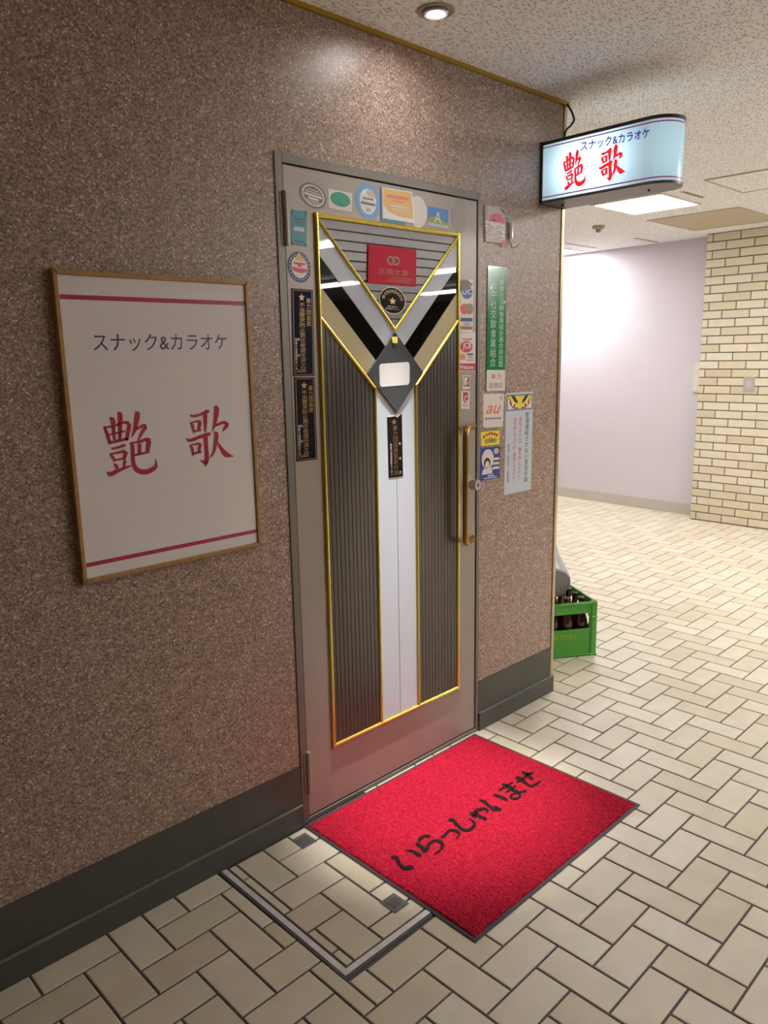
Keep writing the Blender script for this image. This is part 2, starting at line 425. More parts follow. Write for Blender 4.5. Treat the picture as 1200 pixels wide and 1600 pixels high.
bm = bmesh.new(); box(bm, X0, XC, -0.012, 0.0, ZC-0.013, ZC); struct('trim_1', bm, M_GOLDDULL)
bm = bmesh.new(); box(bm, XC-0.023, XC-0.016, -0.004, 0.0, 0.0, ZC-0.013, 0.0012); struct('trim_2', bm, M_GOLDDULL)
bm = bmesh.new()
prof = [(XC-0.016, -0.004), (XC-0.004, -0.004), (XC+0.001, -0.002), (XC+0.0035, 0.002), (XC+0.0035, 0.03), (XC, 0.03), (XC, 0.0), (XC-0.016, 0.0)]
va = [bm.verts.new((x, y, 0)) for x, y in prof]; vb = [bm.verts.new((x, y, ZC-0.013)) for x, y in prof]
for k in range(len(prof)): bm.faces.new((va[k], va[(k+1) % len(prof)], vb[(k+1) % len(prof)], vb[k]))
bm.faces.new(va[::-1]); bm.faces.new(vb); bmesh.ops.recalc_face_normals(bm, faces=bm.faces[:])
struct('trim_3', bm, M_STEEL)

# far side: white plaster wall, brick pier, hall shell
XB = 5.534
WA, WB = (5.690, 0.9), (5.880, Y1)
def slab_wall(name, A, B, t, z0, z1, m):
    bm = bmesh.new()
    d = Vector((B[0]-A[0], B[1]-A[1])).normalized(); nrm = Vector((d.y, -d.x))
    q = [Vector(A), Vector(B), Vector(B)+nrm*t, Vector(A)+nrm*t]
    a = [bm.verts.new((p.x, p.y, z0)) for p in q]; b = [bm.verts.new((p.x, p.y, z1)) for p in q]
    bm.faces.new(a[::-1]); bm.faces.new(b)
    for k in range(4): bm.faces.new((a[k], a[(k+1) % 4], b[(k+1) % 4], b[k]))
    bmesh.ops.recalc_face_normals(bm, faces=bm.faces[:])
    return struct(name, bm, m)
slab_wall('wall_white', WA, WB, 0.12, 0, ZC, M_WHITEWALL)
slab_wall('baseboard_white', (WA[0], WA[1]), WB, -0.008, 0, 0.105, M_GREYBASE)
BY0, BY1 = -0.60, 1.195
bm = bmesh.new(); box(bm, XB+0.006, XB+0.14, BY0, BY1-0.002, 0, ZC); BR = struct('wall_brick', bm, M_MORTAR)
course, pitch, jb = 0.0724, 0.235, 0.0045
bmeshes = {}
def brick_piece(y0, y1, z0, z1):
    key = (round(y1-y0, 4), round(z1-z0, 4))
    if key not in bmeshes:
        hw, hh, b = key[0]/2, key[1]/2, 0.002
        bm = bmesh.new()
        lo = [bm.verts.new((0.0065, y, z)) for y, z in ((-hw, -hh), (hw, -hh), (hw, hh), (-hw, hh))]
        md = [bm.verts.new((0.0015, y, z)) for y, z in ((-hw, -hh), (hw, -hh), (hw, hh), (-hw, hh))]
        hi = [bm.verts.new((0.0, y, z)) for y, z in ((-hw+b, -hh+b), (hw-b, -hh+b), (hw-b, hh-b), (-hw+b, hh-b))]
        for k in range(4):
            q = (k+1) % 4
            bm.faces.new((lo[q], lo[k], md[k], md[q])); bm.faces.new((md[q], md[k], hi[k], hi[q]))
        bm.faces.new(hi[::-1])
        bmesh.ops.recalc_face_normals(bm, faces=bm.faces[:])
        me = bpy.data.meshes.new('brick'); bm.to_mesh(me); bm.free(); me.materials.append(M_BRICK); bmeshes[key] = me
    o = bpy.data.objects.new('brick', bmeshes[key]); COL.objects.link(o); o.parent = BR
    o.location = (XB+rnd.uniform(-0.0006, 0.0006), (y0+y1)/2, (z0+z1)/2)
for k in range(36):
    z0 = k*course+0.006; z1 = min(z0+course, ZC)
    if z1-z0 < 0.02: continue
    first = 0.055 if k % 2 == 0 else 0.172
    y = BY1; w = first
    while y > BY0+0.02:
        ya = max(y-w, BY0)
        if y-ya > 0.02: brick_piece(ya+jb, y-jb, z0+jb, z1-jb)
        y = ya; w = pitch
bm = bmesh.new(); box(bm, X1, X1+0.1, Y0, Y1, 0, ZC); struct('wall_hall_right', bm, M_HALL)
bm = bmesh.new(); box(bm, X0, X1, Y0-0.1, Y0, 0, ZC); struct('wall_hall_near', bm, M_HALL)
bm = bmesh.new(); box(bm, X0-0.1, X0, Y0, Y1, 0, ZC); struct('wall_left', bm, M_HALL)
bm = bmesh.new(); box(bm, XC, X1, Y1, Y1+0.1, 0, ZC); struct('wall_far', bm, M_WHITEWALL)
bm = bmesh.new(); box(bm, X0, 1.5, -2.6, -2.45, 0, ZC); struct('wall_added_shade', bm, M_WALL)  # unseen wall, placed and lengthened to shade the left of the door wall

# ------------------------------------------------------------------ door
DOOR = tag(bpy.data.objects.new('door_1', None), 'grey metal shop door with gold trimmed Y pattern of glass and ribbed panels', 'door', kind='structure')
COL.objects.link(DOOR); DOOR.location = (0.466, 0, 0); WORLD_LOC['door_1'] = (0.466, 0, 0)
fy = -0.004
JL, JR, JT = 0.027, 0.017, 0.027
bm = bmesh.new()
box(bm, DX0, DX0+JL, fy, 0.12, 0, DZ1, 0.0012); boxl = obj('door_frame', bm, M_FRAMEMETAL, DOOR)
boxobj('door_frame', DX1-JR, DX1, fy, 0.12, 0, DZ1, M_FRAMEMETAL, DOOR, 0.0012)
boxobj('door_frame', DX0+JL, DX1-JR, fy, 0.12, DZ1-JT, DZ1, M_FRAMEMETAL, DOOR, 0.0012)
boxobj('threshold', DX0+JL, DX1-JR, fy+0.001, 0.12, 0, 0.016, M_FRAMEMETAL, DOOR, 0.001)
LX0, LX1, LZ0, LZ1 = DX0+JL+0.0035, DX1-JR-0.0035, 0.021, DZ1-JT-0.0035
boxobj('rebate', DX0+JL, DX1-JR, 0.02, 0.03, 0.016, DZ1-JT, M_GAP, DOOR)
boxobj('leaf', LX0, LX1, 0.0, 0.019, LZ0, LZ1, M_DOORMETAL, DOOR, 0.0015)
for z0, z1 in ((1.876, 2.028), (0.108, 0.262)):
    bm = bmesh.new()
    zm = (z0+z1)/2
    hxp = DX0+JL+0.002
    lathe(bm, [(0.0, z0), (0.007, z0), (0.0085, z0+0.003), (0.0085, zm-0.001), (0.007, zm-0.001), (0.007, zm+0.001), (0.0085, zm+0.001), (0.0085, z1-0.003), (0.007, z1), (0.0, z1)], (hxp, -0.008, 0), seg=16)
    box(bm, hxp-0.016, hxp+0.002, -0.006, -0.002, z0+0.004, z1-0.004)
    obj('hinge', bm, M_DOORMETAL, DOOR)

CXD = 0.4745
GX0, GX1, GZ0, GZ1, GW = 0.141, 0.810, 0.231, 1.981, 0.013
def P(dx, z): return (CXD+dx, z)
pane_t = 0.003
hxw = GX1-GW-CXD                      # half inner width
def pane(name, pts, m, y=-0.0025): return prismobj(name, pts, y, 0.0, m, DOOR, 0.0008)
for s in (-1, 1):
    def V(off, d): return (CXD+s*d, off+d)
    pane('white_pane', [V(1.641, hxw), V(1.641, 0), V(1.5405, 0), V(1.5405, hxw)], M_WHITEGLASS)
    pane('black_pane', [V(1.539, hxw), V(1.539, 0), V(1.452, 0), V(1.452, hxw)], M_BLACKGLASS, -0.0022)
    pane('beige_pane', [V(1.4505, hxw), V(1.4505, 0.0), V(1.352, 0.0), V(1.352, hxw)], M_BEIGEGLASS)
    bi = 0.0925
    pane('white_pane', [(CXD+s*0.001, GZ0+GW), (CXD+s*bi, GZ0+GW), V(1.352, bi), (CXD+s*0.001, 1.353)], M_WHITEGLASS)
    # ribbed side panel, one piece per rib
    b0, n = bi+0.0135, 12
    wr = (hxw-b0)/n
    boxobj('rib_backing', min(CXD+s*b0, CXD+s*hxw), max(CXD+s*b0, CXD+s*hxw), -0.0006, 0.0, GZ0+GW, 1.46, M_RIBGAP, DOOR)
    for k in range(n):
        d0, d1 = b0+k*wr+0.0006, b0+(k+1)*wr-0.0006
        prismobj('rib', [(CXD+s*d0, GZ0+GW), (CXD+s*d1, GZ0+GW), (CXD+s*d1, 1.346+d1), (CXD+s*d0, 1.346+d0)], -0.0026, 0.0, M_SLAT, DOOR, 0.0010)
prismobj('rib_backing', [(CXD-hxw, GZ1-GW), (CXD+hxw, GZ1-GW), (CXD, 1.641)], -0.0006, 0.0, M_RIBGAP, DOOR)
rows = 11; hr = (GZ1-GW-1.646)/rows
for k in range(rows):
    z0, z1 = 1.646+k*hr+0.001, 1.646+(k+1)*hr-0.001
    d0, d1 = z0-1.641, z1-1.641
    prismobj('rib', [P(-d0, z0), P(d0, z0), P(d1, z1), P(-d1, z1)], -0.0032, 0.0, M_SLATTOP, DOOR, 0.0016)
def bar(name, a, b, w, m=M_GOLD, y0=-0.0095):
    """gold moulding with a rounded section from a to b in (x,z)"""
    a, b = Vector(a), Vector(b); d = (b-a).normalized(); n = Vector((-d.y, d.x))
    bm = bmesh.new(); prof = [(-0.5, 0.0), (-0.5, 0.55), (-0.28, 0.92), (0, 1.0), (0.28, 0.92), (0.5, 0.55), (0.5, 0.0)]
    ra = [bm.verts.new((a.x+n.x*u*w, y0*v, a.y+n.y*u*w)) for u, v in prof]
    rb = [bm.verts.new((b.x+n.x*u*w, y0*v, b.y+n.y*u*w)) for u, v in prof]
    for k in range(len(prof)-1): bm.faces.new((ra[k], ra[k+1], rb[k+1], rb[k]))
    bm.faces.new(ra[::-1]); bm.faces.new(rb)
    bmesh.ops.recalc_face_normals(bm, faces=bm.faces[:])
    return obj(name, bm, m, DOOR)
g = GW/2
bar('gold_moulding', (GX0, GZ1-g), (GX1, GZ1-g), GW); bar('gold_moulding', (GX0, GZ0+g), (GX1, GZ0+g), GW)
bar('gold_moulding', (GX0+g, GZ0), (GX0+g, GZ1), GW); bar('gold_moulding', (GX1-g, GZ0), (GX1-g, GZ1), GW)
for s in (-1, 1):
    bar('gold_moulding', (CXD+s*(hxw+0.002), 1.643+hxw), (CXD, 1.641), 0.010)
    bar('gold_moulding', (CXD+s*(hxw+0.002), 1.352+hxw), (CXD+s*0.099, 1.352+0.099), 0.011)
    bar('gold_moulding', (CXD+s*0.099, GZ0+GW), (CXD+s*0.099, 1.352+0.101), 0.010)
dz = 1.4965
prismobj('diamond_plate', [(CXD, dz+0.135), (CXD+0.134, dz), (CXD, dz-0.135), (CXD-0.134, dz)], -0.0085, -0.002, M_DIAMOND, DOOR, 0.001)
# pull handle
bm = bmesh.new()
zt, zb, xm, xb, yb = 1.284, 0.838, 0.899, 0.797, -0.046
pts = []
def arc(c, r, a0, a1, d1, d2, n=6):
    return [Vector(c)+d1*(r*math.cos(a0+(a1-a0)*k/n))+d2*(r*math.sin(a0+(a1-a0)*k/n)) for k in range(n+1)]
ev = Vector((xm-xb, 0.0-yb, 0)).normalized(); ez = Vector((0, 0, 1)); R_ = 0.036
pts = [Vector((xm, 0.0, zt))]
pts += arc(Vector((xb, yb, zt-R_))+ev*R_, R_, math.pi/2, math.pi, ev, ez)
pts += arc(Vector((xb, yb, zb+R_))+ev*R_, R_, math.pi, 1.5*math.pi, ev, ez)
pts += [Vector((xm, 0.0, zb))]
tube(bm, pts, 0.0115, 16)
hnd = obj('pull_handle', bm, M_BRASS, DOOR, True)
for z in (zt, zb):
    bm = bmesh.new(); lathe(bm, [(0, -0.004), (0.014, -0.004), (0.015, 0.0), (0, 0.0)], (xm-0.002, 0, z), 'Y', 24); obj('handle_rose', bm, M_BRASS, hnd)
# knob
kx, kz = 0.872, 1.060
bm = bmesh.new(); lathe(bm, [(0, -0.003), (0.026, -0.003), (0.028, 0.0), (0, 0.0)], (kx-0.006, 0, kz+0.008), 'Y', 28); rose = obj('lock_rose', bm, M_STEEL, DOOR, False)
bm = bmesh.new(); lathe(bm, [(0.012, -0.003), (0.012, -0.012), (0.019, -0.014), (0.021, -0.018), (0.021, -0.042), (0.018, -0.046), (0.0, -0.046)], (kx, 0, kz), 'Y', 28); knob = obj('lock_knob', bm, M_STEEL, DOOR, False)
bm = bmesh.new(); lathe(bm, [(0.0, -0.0475), (0.007, -0.0475), (0.008, -0.046), (0, -0.046)], (kx, 0, kz), 'Y', 20); obj('keyhole_disc', bm, M_FRAMEMETAL, knob)

# ------------------------------------------------------------------ lettering and flat print
TEXTCACHE = {}
def text_mesh_unit(s, vertical=False, bold=0.0):
    """lettering as (verts, faces) with its bounding box scaled to the unit square, v downwards"""
    key = (s, vertical, bold)
    if key in TEXTCACHE: return TEXTCACHE[key]
    cu = bpy.data.curves.new('lettering', 'FONT'); cu.resolution_u = 2; cu.offset = bold
    if vertical:
        cu.body = '\n'.join(c for c in s); cu.space_line = 1.0; cu.align_x = 'CENTER'
    else: cu.body = s
    o = bpy.data.objects.new('lettering', cu)
    me = bpy.data.meshes.new_from_object(o)
    vv = [(v.co.x, v.co.y) for v in me.vertices]; ff = [tuple(p.vertices) for p in me.polygons]
    bpy.data.objects.remove(o); bpy.data.curves.remove(cu); bpy.data.meshes.remove(me)
    x0, x1 = min(v[0] for v in vv), max(v[0] for v in vv); y0, y1 = min(v[1] for v in vv), max(v[1] for v in vv)
    r = ([((x-x0)/(x1-x0), (y1-y)/(y1-y0)) for x, y in vv], ff)
    TEXTCACHE[key] = r
    return r
def bil(q, u, v):
    (ax, az), (bx, bz), (cx, cz), (dx, dz_) = q
    return (ax*(1-u)*(1-v)+bx*u*(1-v)+cx*u*v+dx*(1-u)*v, az*(1-u)*(1-v)+bz*u*(1-v)+cz*u*v+dz_*(1-u)*v)
def catmull(pts, n=4):
    if len(pts) < 3: 
        a, b = pts[0], pts[-1]
        return [tuple(a[i]+(b[i]-a[i])*k/n for i in range(3)) for k in range(n+1)]
    out = []; P_ = [pts[0]]+list(pts)+[pts[-1]]
    for i in range(1, len(P_)-2):
        p0, p1, p2, p3 = P_[i-1], P_[i], P_[i+1], P_[i+2]
        for k in range(n):
            t = k/n
            out.append(tuple(0.5*((2*p1[c])+(-p0[c]+p2[c])*t+(2*p0[c]-5*p1[c]+4*p2[c]-p3[c])*t*t+(-p0[c]+3*p1[c]-3*p2[c]+p3[c])*t**3) for c in range(3)))
    out.append(tuple(pts[-1])); return out
def stroke_outline(st):
    """brush stroke (x,y,width) -> list of left/right edge points"""
    c = catmull(st); L_, R2 = [], []
    for i, (x, y, w) in enumerate(c):
        a = c[max(i-1, 0)]; b = c[min(i+1, len(c)-1)]
        dx, dy = b[0]-a[0], b[1]-a[1]; l = math.hypot(dx, dy) or 1
        w = max(w, 4)
        L_.append((x-dy/l*w/2, y+dx/l*w/2)); R2.append((x+dy/l*w/2, y-dx/l*w/2))
    # rounded ends
    def cap(p, q, w):
        dx, dy = p[0]-q[0], p[1]-q[1]; l = math.hypot(dx, dy) or 1
        return (p[0]+dx/l*w*0.3, p[1]+dy/l*w*0.3)
    return L_, R2, cap(c[0], c[1], max(c[0][2], 4)), cap(c[-1], c[-2], max(c[-1][2], 4))

class Plate:
    """a thin flat thing on a plane y = const; print is laid on it in (u, v), v downwards"""
    def __init__(self, name, label, cat, quad, y, t, m, group=None, shape='rect', rad=0.0, parent=None, px=True, flat=False, trans=None):
        self.y, self.t, self.layer = y, t, 0
        self.q = [wxz(a, b, y-t) for a, b in quad] if px else quad
        base = (sum(p[0] for p in self.q)/4, y, min(p[1] for p in self.q))
        if parent is None: self.root = thing(name, label, cat, base, group)
        else: self.root = parent
        if shape == 'ellipse': pts = [bil(self.q, 0.5+0.5*math.cos(a), 0.5+0.5*math.sin(a)) for a in [2*math.pi*k/40 for k in range(40)]]
        elif shape == 'round': pts = [bil(self.q, *p) for p in self.rr(0, 0, 1, 1, rad)]
        else: pts = self.q
        self.body = prismobj('body' if parent is None else name, pts, y-t, y, m, self.root)
    def rr(self, u0, v0, u1, v1, r, n=4, asp=None):
        (ax, az), (bx, bz), (cx, cz), (dx, dz_) = self.q
        W_, H_ = math.hypot(bx-ax, bz-az), math.hypot(dx-ax, dz_-az)
        ru, rv = r/W_, r/H_; out = []
        for (cu, cv, a0) in ((u1-ru, v0+rv, -90), (u1-ru, v1-rv, 0), (u0+ru, v1-rv, 90), (u0+ru, v0+rv, 180)):
            for k in range(n+1):
                a = math.radians(a0+90*k/n); out.append((cu+ru*math.cos(a), cv+rv*math.sin(a)))
        return out
    def flat(self, name, polys, m, layer=1, label=None):
        bm = bmesh.new(); yy = self.y-self.t-0.00025*layer
        for pts in polys:
            vs_ = [bm.verts.new((x, yy, z)) for x, z in (bil(self.q, u, v) for u, v in pts)]
            try: bm.faces.new(vs_)
            except ValueError: pass
        bmesh.ops.remove_doubles(bm, verts=bm.verts[:], dist=1e-6)
        for f in bm.faces:
            f.normal_update()
            if f.normal.y > 0: f.normal_flip()
        o = obj(name, bm, m, self.root)
        if label: o['label'] = label
        return o
    def rects(self, name, rs, m, layer=1):
        name = name[:-1] if name in ('printed_lines', 'gold_lines', 'cream_labels') else name
        for a, b, c, d in rs: self.flat(name, [[(a, b), (c, b), (c, d), (a, d)]], m, layer)
    def each(self, name, polys, m, layer=1):
        for p in polys: self.flat(name, [p], m, layer)
    def ell(self, cu, cv, ru, rv, n=36, a0=0, a1=360): return [(cu+ru*math.cos(math.radians(a0+(a1-a0)*k/n)), cv+rv*math.sin(math.radians(a0+(a1-a0)*k/n))) for k in range(n)]
    def star(self, cu, cv, ru, rv, inner=0.5, n=5): return [(cu+ru*(1 if k % 2 == 0 else inner)*math.sin(math.pi*k/n), cv-rv*(1 if k % 2 == 0 else inner)*math.cos(math.pi*k/n)) for k in range(2*n)]
    def ring(self, cu, cv, ru, rv, k):
        out = []
        for i in range(36):
            a, b = math.radians(i*10), math.radians(i*10+10)
            out.append([(cu+ru*math.cos(a), cv+rv*math.sin(a)), (cu+ru*math.cos(b), cv+rv*math.sin(b)), (cu+ru*k*math.cos(b), cv+rv*k*math.sin(b)), (cu+ru*k*math.cos(a), cv+rv*k*math.sin(a))])
        return out
    def text(self, s, u0, v0, u1, v1, m, vertical=False, layer=2, slant=0.0, name='lettering'):
        vv, ff = text_mesh_unit(s, vertical, 0.01 if s.isascii() else 0.0)
        yy = self.y-self.t-0.00025*layer
        me = bpy.data.meshes.new(name)
        co = []
        for a, b in vv:
            x, z = bil(self.q, u0+(u1-u0)*(a+slant*(1-b)), v0+(v1-v0)*b); co.append((x, yy, z))
        me.from_pydata(co, [], ff); me.update()
        for p in me.polygons:
            if p.normal.y > 0: p.flip()
        return obj_from_mesh(name, me, m, self.root)
    def strokes(self, glyph, u0, v0, u1, v1, m, layer=2, name='lettering'):
        polys = []
        for st in glyph:
            L_, R2, c0, c1 = stroke_outline(st)
            for k in range(len(L_)-1): polys.append([L_[k], L_[k+1], R2[k+1], R2[k]])
            polys.append([c0, L_[0], R2[0]]); polys.append([L_[-1], c1, R2[-1]])
        return self.flat(name, [[(u0+(u1-u0)*x, v0+(v1-v0)*y) for x, y in p] for p in polys], m, layer)

def qc(cx, cy, hw, hh):
    return [(cx-hw[0]-hh[0], cy-hw[1]-hh[1]), (cx+hw[0]-hh[0], cy+hw[1]-hh[1]), (cx+hw[0]+hh[0], cy+hw[1]+hh[1]), (cx-hw[0]+hh[0], cy-hw[1]+hh[1])]

# brush-written characters, one stroke per entry
EN = [[(140, 350, 40), (190, 470, 58), (238, 635, 58)],
      [(128, 358, 30), (300, 335, 40), (470, 272, 45), (555, 288, 60)],
      [(570, 305, 70), (548, 440, 66), (525, 572, 60)],
      [(235, 200, 36), (290, 235, 74), (300, 400, 58), (318, 570, 48)],
      [(375, 112, 50), (412, 150, 84), (412, 300, 74), (410, 560, 52)],
      [(215, 482, 28), (350, 455, 32), (490, 422, 34)],
      [(225, 622, 46), (380, 588, 50), (535, 552, 46)],
      [(268, 722, 34), (400, 695, 42), (490, 658, 52)],
      [(245, 808, 38), (290, 870, 46), (325, 935, 36)],
      [(240, 812, 28), (400, 782, 44), (490, 762, 58)],
      [(512, 778, 76), (498, 830, 66), (478, 905, 52)],
      [(328, 915, 32), (410, 900, 36), (505, 880, 36)],
      [(310, 978, 24), (345, 1015, 62), (368, 1062, 44)],
      [(492, 925, 52), (475, 1060, 44)],
      [(195, 1120, 30), (250, 1155, 78), (400, 1085, 58), (590, 1012, 28)],
      [(672, 105, 34), (706, 135, 92), (682, 300, 74), (650, 430, 52), (606, 535, 8)],
      [(675, 395, 36), (790, 332, 54), (845, 340, 66)],
      [(852, 350, 56), (790, 435, 58), (722, 582, 26)],
      [(585, 618, 34), (622, 680, 62), (630, 900, 64), (660, 1030, 76), (745, 1108, 86), (870, 1112, 84), (980, 1062, 80), (1028, 1000, 50), (1010, 885, 6)],
      [(600, 622, 28), (740, 602, 48), (860, 562, 58), (908, 585, 80)],
      [(902, 595, 84), (890, 690, 74), (875, 785, 62)],
      [(745, 640, 58), (745, 800, 58)],
      [(640, 838, 46), (780, 805, 42), (910, 778, 32)]]
KA = [[(208, 218, 30), (260, 245, 54), (400, 212, 50), (515, 160, 74), (558, 150, 44)],
      [(490, 210, 78), (490, 400, 64), (490, 540, 28)],
      [(212, 362, 34), (250, 430, 58), (275, 560, 28)],
      [(220, 366, 28), (360, 338, 42), (398, 368, 58)],
      [(388, 370, 62), (370, 505, 54)], [(275, 530, 38), (410, 502, 38)],
      [(132, 662, 26), (200, 698, 62), (400, 628, 64), (548, 582, 74), (588, 586, 40)],
      [(495, 640, 84), (510, 850, 74), (520, 1050, 80), (490, 1190, 18)],
      [(515, 1120, 110), (455, 1100, 60), (388, 1068, 6)],
      [(205, 788, 34), (245, 860, 58), (265, 985, 28)],
      [(210, 790, 28), (360, 758, 42), (402, 790, 58)],
      [(388, 792, 62), (370, 922, 54)], [(270, 945, 42), (415, 912, 38)],
      [(660, 60, 34), (700, 105, 98), (682, 300, 74), (655, 430, 54), (612, 545, 6)],
      [(680, 420, 42), (800, 370, 54), (850, 362, 60), (908, 405, 72)],
      [(905, 412, 64), (852, 470, 56), (815, 538, 8)],
      [(660, 545, 36), (696, 582, 78), (686, 720, 74), (660, 870, 62), (620, 970, 38), (566, 1026, 6)],
      [(702, 700, 16), (760, 800, 48), (830, 910, 88), (880, 960, 106), (950, 985, 58), (1028, 996, 6)]]
EN = [[(x/1200, y/1309, w) for x, y, w in s] for s in EN]
KA = [[(x/1200, y/1320, w) for x, y, w in s] for s in KA]

# print colours
def pm(name, hexc, rough=0.4, **k): return mat(name, hexc, rough, **k)
P_RED = pm('print_red', 'c22a3c'); P_PURPLE = pm('print_violet_blue', '4a3e8c'); P_WHITE = pm('print_white', 'f0eeea')
P_BLACK = pm('print_black', '1a1816'); P_GOLD = pm('print_gold', 'b8935a', 0.35, metal=0.3); P_CREAM = pm('print_cream', 'e6dcc4')
P_TEAL = pm('print_teal', '2f8a94'); P_TEALDARK = pm('print_dark_teal', '1c5560'); P_GREEN = pm('print_green', '1f9a80'); P_NAVY = pm('print_navy', '10122a', 0.5, spec=0.08)
P_BLUE = pm('print_sky_blue', '6aa8e0'); P_DBLUE = pm('print_dark_blue', '2c3f9a'); P_ORANGE = pm('print_orange', 'eab86a'); P_GREY = pm('print_grey', '6a665e')
P_YELLOW = pm('print_yellow', 'f0dc3c'); P_PINK = pm('print_pink', 'd45a78'); P_MAROON = pm('print_maroon', '8a3a5a'); P_BROWN = pm('print_bronze', '8a6238')
P_BEIGE = pm('print_beige', 'cfc0a4'); P_PLATEGREEN = pm('plate_green', '1d8a48', 0.15, coat=0.4); P_DARKPLATE = pm('print_dark_brown', '1c1613', 0.5, spec=0.08)
P_SILVER = pm('print_silver', 'c9c5bd', 0.3, metal=0.5); P_CRIMSON = pm('print_crimson_foil', 'c40a34', 0.45, spec=0.12, bump=0.4, bscale=90); P_SALMON = pm('print_salmon', 'e8806a'); P_PALEBLUE = pm('print_pale_blue', 'c9d2da')
P_OFFWHITE = pm('print_off_white', 'e4dcd4')

# ------------------------------------------------------------------ framed poster
yF = -0.020
oq = [wxz(a, b, yF) for a, b in ((80, 425), (390, 433), (408, 854), (131, 914))]
px0, px1 = (oq[0][0]+oq[3][0])/2, (oq[1][0]+oq[2][0])/2; pz1, pz0 = (oq[0][1]+oq[1][1])/2, (oq[2][1]+oq[3][1])/2
FRM = thing('framed_poster', 'white shop poster with red characters in a thin oak frame', 'poster', ((px0+px1)/2, 0, pz0))
fw = 0.0135
def rail(pts): return prismobj('frame_rail', pts, yF, 0.0, M_WOOD, FRM, 0.0025)
rail([(px0, pz0), (px0+fw, pz0+fw), (px0+fw, pz1-fw), (px0, pz1)]); rail([(px1, pz0), (px1, pz1), (px1-fw, pz1-fw), (px1-fw, pz0+fw)])
rail([(px0, pz1), (px0+fw, pz1-fw), (px1-fw, pz1-fw), (px1, pz1)]); rail([(px0, pz0), (px1, pz0), (px1-fw, pz0+fw), (px0+fw, pz0+fw)])
yS = -0.013
M_SHEET = mat('poster_sheet', 'ece7e6', 0.14, coat=0.25)
sq = [(px0+fw, pz1-fw), (px1-fw, pz1-fw), (px1-fw, pz0+fw), (px0+fw, pz0+fw)]
PO = Plate('sheet', None, None, sq, yS, 0.002, M_SHEET, parent=FRM, px=False)
def poster_uv(px, py):
    x, z = wxz(px, py, yS-0.002); return ((x-sq[0][0])/(sq[1][0]-sq[0][0]), (sq[0][1]-z)/(sq[0][1]-sq[3][1]))
P_POSTER_RED = pm('poster_red', 'b5354c', 0.25); P_POSTER_ROSE = pm('poster_rose', 'b43f5e', 0.25)
v1, v2 = poster_uv(240, 469)[1], poster_uv(270, 856)[1]
PO.rects('printed_stripe', [(0, v1-0.0075, 1, v1+0.0075)], P_POSTER_ROSE); PO.rects('printed_stripe', [(0, v2-0.0075, 1, v2+0.0075)], P_POSTER_ROSE)
a = poster_uv(144.2, 521); b = poster_uv(355, 547)
PO.text('スナック&カラオケ', a[0], a[1], b[0], b[1], pm('poster_violet', '51436f', 0.3))
def px_glyph(gl, x0, y0, w, h, plane):
    """strokes traced in a picture crop, carried onto a plane as polygons of points"""
    polys = []
    for st in gl:
        s2 = [(x0+x*w, y0+y*h, ww*w/1200) for x, y, ww in st]
        L_, R2, c0, c1 = stroke_outline_px(s2)
        for k in range(len(L_)-1): polys.append([L_[k], L_[k+1], R2[k+1], R2[k]])
        polys.append([c0, L_[0], R2[0]]); polys.append([L_[-1], c1, R2[-1]])
    return [[plane(*p) for p in q] for q in polys]
def stroke_outline_px(st):
    c = catmull(st); L_, R2 = [], []
    for i, (x, y, w) in enumerate(c):
        a_ = c[max(i-1, 0)]; b_ = c[min(i+1, len(c)-1)]
        dx, dy = b_[0]-a_[0], b_[1]-a_[1]; l = math.hypot(dx, dy) or 1
        w = max(w, 0.4)
        L_.append((x-dy/l*w/2, y+dx/l*w/2)); R2.append((x+dy/l*w/2, y-dx/l*w/2))
    def cap(p, q, w):
        dx, dy = p[0]-q[0], p[1]-q[1]; l = math.hypot(dx, dy) or 1
        return (p[0]+dx/l*w*0.25, p[1]+dy/l*w*0.25)
    return L_, R2, cap(c[0], c[1], c[0][2]), cap(c[-1], c[-2], c[-1][2])
def glyph_obj(name, polys, m, parent, flipcheck=None):
    bm = bmesh.new()
    for k, q in enumerate(polys):
        try: f = bm.faces.new([bm.verts.new(p) for p in q])
        except ValueError: continue
        f.normal_update()
        if flipcheck and f.normal.dot(flipcheck) < 0: f.normal_flip()
    bmesh.ops.remove_doubles(bm, verts=bm.verts[:], dist=1e-7)
    return obj(name, bm, m, parent)
plane_poster = lambda x, y: tuple(on(x, y, 1, yS-0.0026))
EN_POLY = px_glyph(EN, 150, 635, 110, 120, plane_poster); KA_POLY = px_glyph(KA, 280, 630, 100, 110, plane_poster)
glyph_obj('brush_character', EN_POLY, P_POSTER_RED, FRM, Vector((0, -1, 0)))
glyph_obj('brush_character', KA_POLY, P_POSTER_RED, FRM, Vector((0, -1, 0)))

# ------------------------------------------------------------------ stickers and plates on the door
SY, ST = -0.0002, 0.0006
GD = 'stickers on the door'
s = Plate('sticker', 'dark grey oval sticker with a white ring, top left of the door', 'sticker', qc(489, 305.5, (21, 6.5), (1, 19.5)), SY, ST, P_GREY, GD, 'ellipse')
s.flat('printed_ring', s.ring(.5, .5, .42, .42, .88), P_OFFWHITE)
s.rects('printed_lines', [(.28, .27, .72, .30), (.2, .36, .8, .40), (.17, .45, .83, .54), (.2, .72, .8, .75), (.3, .79, .7, .82)], P_OFFWHITE); s.rects('printed_panel', [(.3, .58, .7, .68)], P_OFFWHITE, 1)
s = Plate('sticker', 'white card sticker with a green oval, between two oval stickers', 'sticker', [(513, 294.4), (550, 302), (549.6, 331.7), (513.6, 324.7)], SY, ST, P_OFFWHITE, GD)
s.flat('green_oval', [s.ell(.5, .45, .43, .38)], P_GREEN); s.rects('printed_lines', [(.38, .66, .6, .71)], P_TEALDARK, 2)
